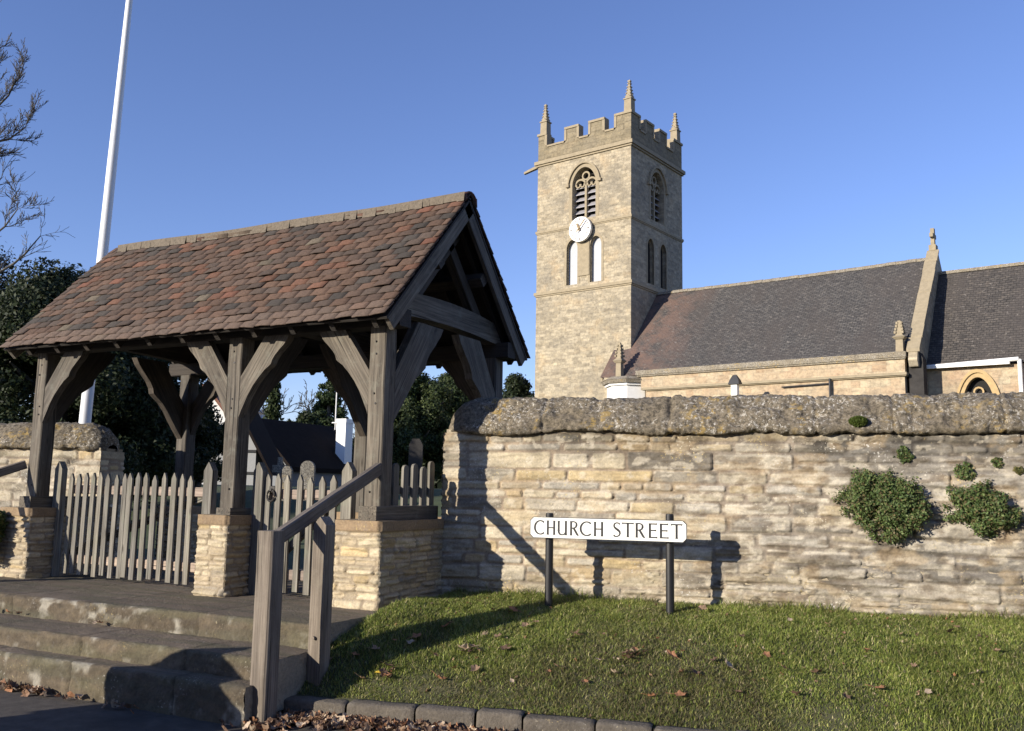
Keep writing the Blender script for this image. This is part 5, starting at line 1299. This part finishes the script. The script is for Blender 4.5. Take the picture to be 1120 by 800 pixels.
# ------------------------------------------------------------------ plants on the wall
def wp(x, y, off=0):
    "point on the boundary wall face seen at pixel"
    d = CF + CR * ((x - 560) / 1000) + CU * ((400 - y) / 1000); k = ((WQ - CAM).dot(WN)) / d.dot(WN); return CAM + d * k - WN * off
def wallplant(x, y, r, n, seed, label, name='wall_plant', size=.0135, cols=None, squash=1.0, group='green tufts rooted in the wall face'):
    rs = np.random.RandomState(seed); c = wp(x, y); cs = []; rr = []
    for k in range(80):
        a = rs.rand() * 6.28; q = r * math.sqrt(rs.rand()) * rs.uniform(.7, .93) * (1 + .10 * math.sin(3 * a + seed)); o = r * .50 * math.sqrt(max(.02, 1 - (q / r / 1.15) ** 2)) * rs.uniform(.45, 1)
        p = c + WD * (math.cos(a) * q + .18 * r * (math.sin(a) < 0)) + Vector((0, 0, math.sin(a) * q * squash)) - WN * o; cs.append(tuple(p)); s_ = r * rs.uniform(.07, .19); rr.append((s_, s_, s_))
    for k in range(int(r * 50)):                      # a few straggling shoots round the edge
        a = rs.rand() * 6.28; q = r * rs.uniform(.85, 1.1); p = c + WD * math.cos(a) * q + Vector((0, 0, math.sin(a) * q * squash)) - WN * r * .12
        cs.append(tuple(p)); s_ = r * rs.uniform(.04, .08); rr.append((s_, s_, s_ * 1.4))
    P, d = blobpoints(rs, cs, rr, n, .2); P = P + rs.normal(size=P.shape) * r * .05
    root = empty(name, c, label, 'plant', group)
    m_ = MB()
    for k in range(10):
        e = Vector(cs[k]); m_.tube([c + WN * .01, (c + e) / 2 - Vector((0, 0, .01)), e], [.006, .004, .002], 4)
    m_.build('stems', M['bark'], root)
    leafcloud('leaves', P, size, cols or [(.10, .15, .045), (.075, .12, .035), (.15, .19, .065), (.055, .085, .03), (.16, .13, .06)], seed, M['leaf'], root, out=d * .8 + np.array(-WN) * .5, aspect=1.5)
wallplant(965, 552, .31, 24000, 1, 'largest bushy green plant growing out of the wall face', squash=.8)
wallplant(1073, 556, .25, 15000, 2, 'bushy green plant on the wall at the right edge, second in size', squash=.72)
wallplant(988, 498, .065, 900, 3, 'small green tuft on the wall above the largest plant')
wallplant(1054, 516, .075, 900, 4, 'small green tuft on the wall above the right-hand bushy plant')
wallplant(1090, 506, .04, 350, 5, 'tiny green sprig at the upper right of the wall')
wallplant(1114, 515, .035, 250, 7, 'tiny brown-green sprig on the wall at the very right edge', cols=[(.16, .14, .05), (.08, .09, .03)])
c = wp(938, 462, .06); rs = np.random.RandomState(7); P, d = blobpoints(rs, [tuple(c)], [(.07, .05, .042)], 4000, .7)
o = leafcloud('moss_cushion', P, .008, [(.06, .09, .012), (.08, .11, .02)], 4, M['leaf']); tag(o, 'round cushion of bright green moss on the lip of the wall coping', 'moss')
lp = at(2, 585, 8.9); rs = np.random.RandomState(8); P, d = blobpoints(rs, [tuple(lp + CR * -.12), tuple(lp + CR * -.1 + Vector((0, 0, .12))), tuple(lp + CR * -.16 + Vector((0, 0, -.14)))], [(.13, .13, .13)] * 3, 2500, .3)
rt = empty('wall_plant', lp, 'green plant at the very left edge beside the left plinth', 'plant'); leafcloud('leaves', P, .028, [(.09, .12, .03), (.06, .09, .025), (.14, .14, .04)], 5, M['leaf'], rt)

# ------------------------------------------------------------------ grass
def grass():
    rs = np.random.RandomState(21); n = 260000
    s = rs.uniform(-.15, 6.3, n); t = rs.rand(n)
    ax = K0.x + KD.x * s + KN.x * .05; ay = K0.y + KD.y * s + KN.y * .05; bx = WQ.x + WD.x * s; by = WQ.y + WD.y * s
    x = ax + (bx - ax) * t; y = ay + (by - ay) * t
    keep = ~((x < 4.49) & (y > -.95))  & (x > 4.38)
    g = Noise(77); dens = g.fbm(x * 3, y * 3); keep &= rs.rand(n) < .35 + 1.1 * dens
    # bare patch by the kerb at the right
    x = x[keep]; y = y[keep]; t = t[keep]; n = len(x); z = bank_z(x, y) - .004
    tall = g.fbm(x * 2.2 + 9, y * 2.2); edge = np.exp(-((1 - t) / .05) ** 2)
    patch = g.fbm(x * 9 + 3, y * 9 + 30, 3); wall_tuft = np.exp(-((1 - t) / .035) ** 2) * (g.fbm(x * 7 + 5, y * 0 + 2) > .52); h = (rs.uniform(.010, .034, n) + .045 * wall_tuft * rs.rand(n)) * (.25 + 1.1 * tall + .7 * patch) * (1 + 1.0 * edge * rs.rand(n)); 
    a = rs.rand(n) * 6.283; ln = rs.uniform(.3, 1.9, n) * h
    wd = rs.uniform(.0012, .0026, n) * 1.2
    tx = np.cos(a); ty = np.sin(a); px_ = -ty * wd; py_ = tx * wd
    B0 = np.stack([x - px_, y - py_, z], 1); B1_ = np.stack([x + px_, y + py_, z], 1)
    M0 = np.stack([x - px_ * .8 + tx * ln * .3, y - py_ * .8 + ty * ln * .3, z + h * .62], 1); M1 = np.stack([x + px_ * .8 + tx * ln * .3, y + py_ * .8 + ty * ln * .3, z + h * .62], 1)
    T0 = np.stack([x + tx * ln, y + ty * ln, z + h], 1)
    V = np.stack([B0, B1_, M1, M0, T0], 1).reshape(-1, 3); k = np.arange(n) * 5
    F = np.concatenate([np.stack([k, k+1, k+2], 1), np.stack([k, k+2, k+3], 1), np.stack([k+3, k+2, k+4], 1)])
    pal = np.array([(.20, .245, .055), (.26, .29, .075), (.15, .195, .045), (.34, .33, .12), (.46, .40, .22), (.09, .125, .033)]); pr = [.26, .22, .22, .14, .07, .09]
    dry = g.fbm(x * 1.3 + 50, y * 1.3); c = pal[rs.choice(6, n, p=pr)] * (rs.uniform(.7, 1.35, n) * (.72 + .85 * g.fbm(x * 5 + 80, y * 5)))[:, None]
    br = np.clip((dry - .50 + .12 * np.exp(-(t / .3) ** 2)) * 4, 0, .75)[:, None] * (rs.rand(n) < .6)[:, None]; c = c * (1 - br) + np.array([.17, .135, .085]) * br
    o = arrmesh('grass', V, F, M['grassb'], col=np.repeat(c, 5, 0)); tag(o, 'short mown grass on the bank between kerb and wall', 'grass', kind='stuff')
grass()
def churchgrass():
    pass

# ------------------------------------------------------------------ fallen leaves
def leafmesh(seed, r=.05):
    rs = np.random.RandomState(seed); n = 14; pts = [(0, 0, 0)]
    for i in range(n):
        a = 2 * math.pi * i / n; q = r * (1.0 + .20 * math.cos(5 * a / 1.0)) * rs.uniform(.78, 1.08) * (.62 + .38 * abs(math.cos(a / 2)))
        x, y = q * math.cos(a), q * math.sin(a) * .8; z = 7.0 * (x * x) * rs.uniform(.7, 1.5) + 16 * y * y * rs.uniform(.6, 1.4) + rs.uniform(-.004, .006); pts.append((x, y, z))
    return pts, [(0, 1 + i, 1 + (i + 1) % n) for i in range(n)]
LC = [(.30, .20, .13), (.22, .13, .08), (.46, .36, .26), (.15, .095, .065), (.34, .17, .09)]
lm = []; lmc = {}
for k in range(8):
    for ci, c in enumerate(LC[:5]):
        if (k + ci) % 2: continue
        m_ = MB(); p, f = leafmesh(k * 3 + ci, .042); m_.c = c; m_.add(p, f); m_.tube([(-.03, 0, .01), (-.06, .006, .016), (-.075, .01, .018)], .0012, 4)
        me_o = m_.build('fallen_leaf', M['litter']); lm.append(me_o.data); lmc.setdefault(ci, []).append(me_o.data); bpy.data.objects.remove(me_o)
def bankhit(x, y):
    d = CF + CR * ((x - 560) / 1000) + CU * ((400 - y) / 1000); k = 3.0
    while k < 14:
        p = CAM + d * k
        if p.z < bank_z(p.x, p.y): return p
        k += .01
    return None
random.seed(31)
def leaf(p, label, group, sc=1, mesh=None):
    o = bpy.data.objects.new('fallen_leaf', mesh or random.choice(lm)); COL.objects.link(o); o.location = p
    o.rotation_euler = (random.uniform(-.5, .5), random.uniform(-.5, .5), random.uniform(0, 6.28)); o.scale = (sc,) * 3
    return tag(o, label, 'leaf', group)
spots = [(530,700),(575,690),(610,735),(560,752),(660,700),(672,742),(720,704),(812,702),(838,722),(893,742),(925,770),(985,700),(1015,764),(1090,718),(540,672),(480,748),(514,719),(508,712),(690,722),(684,724),(695,716),(419,741),(426,747),(630,698),(622,706),(418,746),(705,719),(510,716),(517,713),(505,718),(523,717),(686,720),(693,719),(689,726),(698,722),(562,673),(566,671),(626,703),(632,700),(488,690),(492,687),(455,702),(450,709),(432,706),(476,722),(498,736),(552,716),(520,738),
         (430,738),(422,745),(424,734),(360,727),(388,722),(330,736),(395,748),(410,716),(640,752),(735,723),(746,741),(759,742),(782,728),(797,735),(808,764),(871,766),(962,760),(768,672),(864,684),(1046,692),(1040,697),(858,737),(948,717),(712,768),(743,767),(586,686),(545,702),(655,728),(600,741),(905,688),(1000,735),(1070,742)]
for (x, y) in spots:
    p = bankhit(x, y)
    if p is None or p.x < 4.55: continue
    tone = random.choice((('pale tan', 2), ('brown', 0), ('dark brown', 3), ('reddish brown', 4)))
    far = 'near the wall foot' if y < 690 else ('halfway down the bank' if y < 730 else 'just above the kerb')
    side = 'left of the sign posts' if x < 595 else ('below the street sign' if x < 740 else 'right of the sign posts')
    leaf(p + Vector((0, 0, .034)), '%s dead leaf %s, %s' % (tone[0], far, side), 'dead leaves scattered over the grass', random.uniform(.55, 1.1) * (1.3 if (x, y) in ((510, 716), (688, 720), (689, 726), (562, 673)) else 1), random.choice(lmc[tone[1]]))
def number_leaves():
    names = ['leftmost', 'second from left', 'third from left', 'fourth from left', 'fifth from left', 'sixth from left', 'seventh from left', 'eighth from left', 'ninth from left', 'tenth from left', 'eleventh from left', 'twelfth from left']
    sets = {}
    for o in COL.objects:
        if o.name.startswith('fallen_leaf') and o.get('group'): sets.setdefault(o['label'], []).append(o)
    for lab, os_ in sets.items():
        if len(os_) < 2: continue
        os_.sort(key=lambda o: (Vector(o.location) - CAM).dot(CR) / (Vector(o.location) - CAM).dot(CF))
        for k, o in enumerate(os_):
            if k < len(names): o['label'] = lab + ', ' + names[k]
p = bankhit(412, 742); m_ = MB(); q, f = leafmesh(77, .03); m_.c = (.72, .50, .06); m_.add(q, f); o = m_.build('fallen_leaf', M['litter']); yl = o.data; bpy.data.objects.remove(o)
leaf(p + Vector((0, 0, .034)), 'bright yellow dead leaf near the front of the grass bank', None, 1.1, yl)
for x, y in ((8, 668), (14, 671), (22, 673), (118, 683), (124, 681), (18, 667)):
    d = CF + CR * ((x - 560) / 1000) + CU * ((400 - y) / 1000); k = (.375 - CAM.z) / d.z; p = CAM + d * k
    if p.y > -.99: p.y = -.99
    leaf(Vector((p.x, p.y, .392)), 'crisp brown dead leaf lying on the middle step', 'brown leaves on the steps', .8)
number_leaves()
def litter(name, label, pos, seed, sc=1):
    rs = np.random.RandomState(seed); m_ = MB()
    for (x, y, z) in pos:
        c = LC[rs.randint(len(LC))]; k = rs.uniform(.7, 1.25); m_.c = tuple(v * k for v in c); p, f = leafmesh(rs.randint(400), rs.uniform(.022, .045) * sc)
        e = Matrix.Rotation(rs.uniform(0, 6.28), 3, 'Z') @ Matrix.Rotation(rs.normal(0, .6), 3, 'X') @ Matrix.Rotation(rs.normal(0, .6), 3, 'Y')
        m_.add([Vector((x, y, z)) + e @ Vector(q) for q in p], f)
    return tag(m_.build(name, M['litter']), label, 'leaves', kind='stuff')
rs = np.random.RandomState(15); pos = []
while len(pos) < 330:
    s = rs.uniform(.0, 5.5); t = rs.rand(); p = K0 + KD * s; q = WQ + WD * s; x = p.x + (q.x - p.x) * t; y = p.y + (q.y - p.y) * t
    if x < 4.65 or (t < .2) != (rs.rand() < .35): continue
    pos.append((x, y, float(bank_z(np.float64(x), np.float64(y))) + .018))
litter('leaf_scraps', 'small scraps of broken brown leaf caught in the turf of the bank', pos, 9, .34)
rs = np.random.RandomState(14); pos = []
for i in range(620):
    s = abs(rs.normal(.0, .75)) + .05 if i < 520 else rs.uniform(0, 3); w_ = abs(rs.normal(0, .07)) + .085
    p = K0 + KD * s - KN * w_; pos.append((p.x, p.y, .015 + .06 * rs.rand() * math.exp(-w_ / .14)))
for i in range(130):
    a = rs.rand() * 6.28; q = .09 + abs(rs.normal(0, .10)); pos.append((4.50 + math.cos(a) * q, -1.42 + math.sin(a) * q * .8, .012 + .05 * rs.rand() * math.exp(-q / .15)))
litter('leaf_litter', 'drift of crisp brown leaves in the gutter against the kerb', pos, 5)
pos = []
for i in range(150):
    x = 1.2 + rs.rand() * 1.5 if i < 110 else 1.2 + rs.rand() * 2.6; pos.append((x, -1.60 - abs(rs.normal(0, .04)), .012 + .03 * rs.rand()))
litter('leaf_litter', 'thin line of brown leaves along the foot of the lowest step at the left', pos, 6)

# ------------------------------------------------------------------ added unseen pier shading road and steps, houses behind camera cutting sky light

M['brick'] = m_ashlar('red_brick', (.26, .12, .08), (.19, .09, .065), (.25, .22, .18), .225, .075, sa=.2, wa=.1)
M['glass'] = m_plain('window_glass', (.03, .035, .04), .15)
TH = Vector((math.cos(SUN_AZ), math.sin(SUN_AZ), 0)); TN_ = Vector((-TH.y, TH.x, 0))
pc_ = TN_ * -4.10 + TH * -2.6  # position of the unseen pier, added for its cast shadow
pier = empty('shadow_pier', (pc_.x, pc_.y, 0), 'unseen brick pier with pointed cap, added to shadow the road and steps', 'pier')
def pfm(p): return pc_ + TN_ * p[0] + TH * p[1] + Vector((0, 0, p[2]))
m_ = MB(); m_.box((-.46, -.46, 0), (.46, .46, .78), pfm); m_.build('shaft', M['brick'], pier)
c5 = [(-1, -1), (1, -1), (1, 1), (-1, 1)]
m_ = MB(); m_.add([pfm((a * .53, b * .53, z)) for z in (.782, .86) for a, b in c5] + [pfm((0, 0, 1.37))],
    [(0, 1, 2, 3), (0, 1, 5, 4), (1, 2, 6, 5), (2, 3, 7, 6), (3, 0, 4, 7), (4, 5, 8), (5, 6, 8), (6, 7, 8), (7, 4, 8)]); m_.build('cap', M['dress'], pier)
for hx, lab in ((2.0, 'unseen brick house added across the road to cut sky light, nearest the gateway'), (11.5, 'unseen brick house added behind the camera to cut sky light'), (21.0, 'unseen brick house added across the road to cut sky light, farthest right')):  # unseen row, added to hold back low sky light
    ho = empty('added_house', (hx + 4.5, -19, 0), lab, 'house', 'added houses across the road')
    m_ = MB(); m_.box((hx, -23, 0), (hx + 8.8, -15.5, 5.6))
    for i in range(8):
        q = m_.uvw[-8 + i]; m_.uvw[-8 + i] = (q[0] + q[1], q[2], 0)
    m_.prism([(-23, 5.6), (-15.5, 5.6), (-19.25, 8.6)], (hx + .001, 0, 0), (0, 1, 0), (0, 0, 1), (8.797, 0, 0)); m_.build('wall', M['brick'], ho)
    m_ = MB()
    for s_ in (0, 1):
        a, b = (-15.2, -19.25) if s_ else (-23.3, -19.25); q = [(hx - .15, a, 5.45), (hx + 8.95, a, 5.45), (hx + 8.95, b, 8.75), (hx - .15, b, 8.75)]
        m_.add(q + [(x, y, z + .12) for x, y, z in q], [(0, 1, 2, 3), (4, 5, 6, 7), (0, 1, 5, 4), (1, 2, 6, 5), (3, 0, 4, 7)], [(x, z * 1.3, 0) for x, y, z in q] * 2)
    rf_ = m_.build('roof', M['slate2'], ho); m_ = MB(); m_.box((hx + .4, -19.7, 8.0), (hx + 1.3, -18.8, 9.9)); m_.build('chimney', M['brick'], rf_)
    for (x, z, w_, h_) in ((1.2, 3.5, 1.2, 1.4), (5.8, 3.5, 1.2, 1.4), (1.2, .9, 1.6, 1.5), (6.0, .9, 1.6, 1.5)):
        m_ = MB(); m_.box((hx + x - .07, -15.5, z - .07), (hx + x + w_ + .07, -15.42, z + h_ + .07)); wf = m_.build('window', M['white'], ho)
        m_ = MB(); m_.box((hx + x, -15.43, z), (hx + x + w_ / 2 - .03, -15.40, z + h_)); m_.box((hx + x + w_ / 2 + .03, -15.43, z), (hx + x + w_, -15.40, z + h_)); m_.build('pane', M['glass'], wf)
    m_ = MB(); m_.box((hx + 3.9, -15.5, 0), (hx + 4.9, -15.42, 2.1)); m_.build('door', M['timber'], ho)
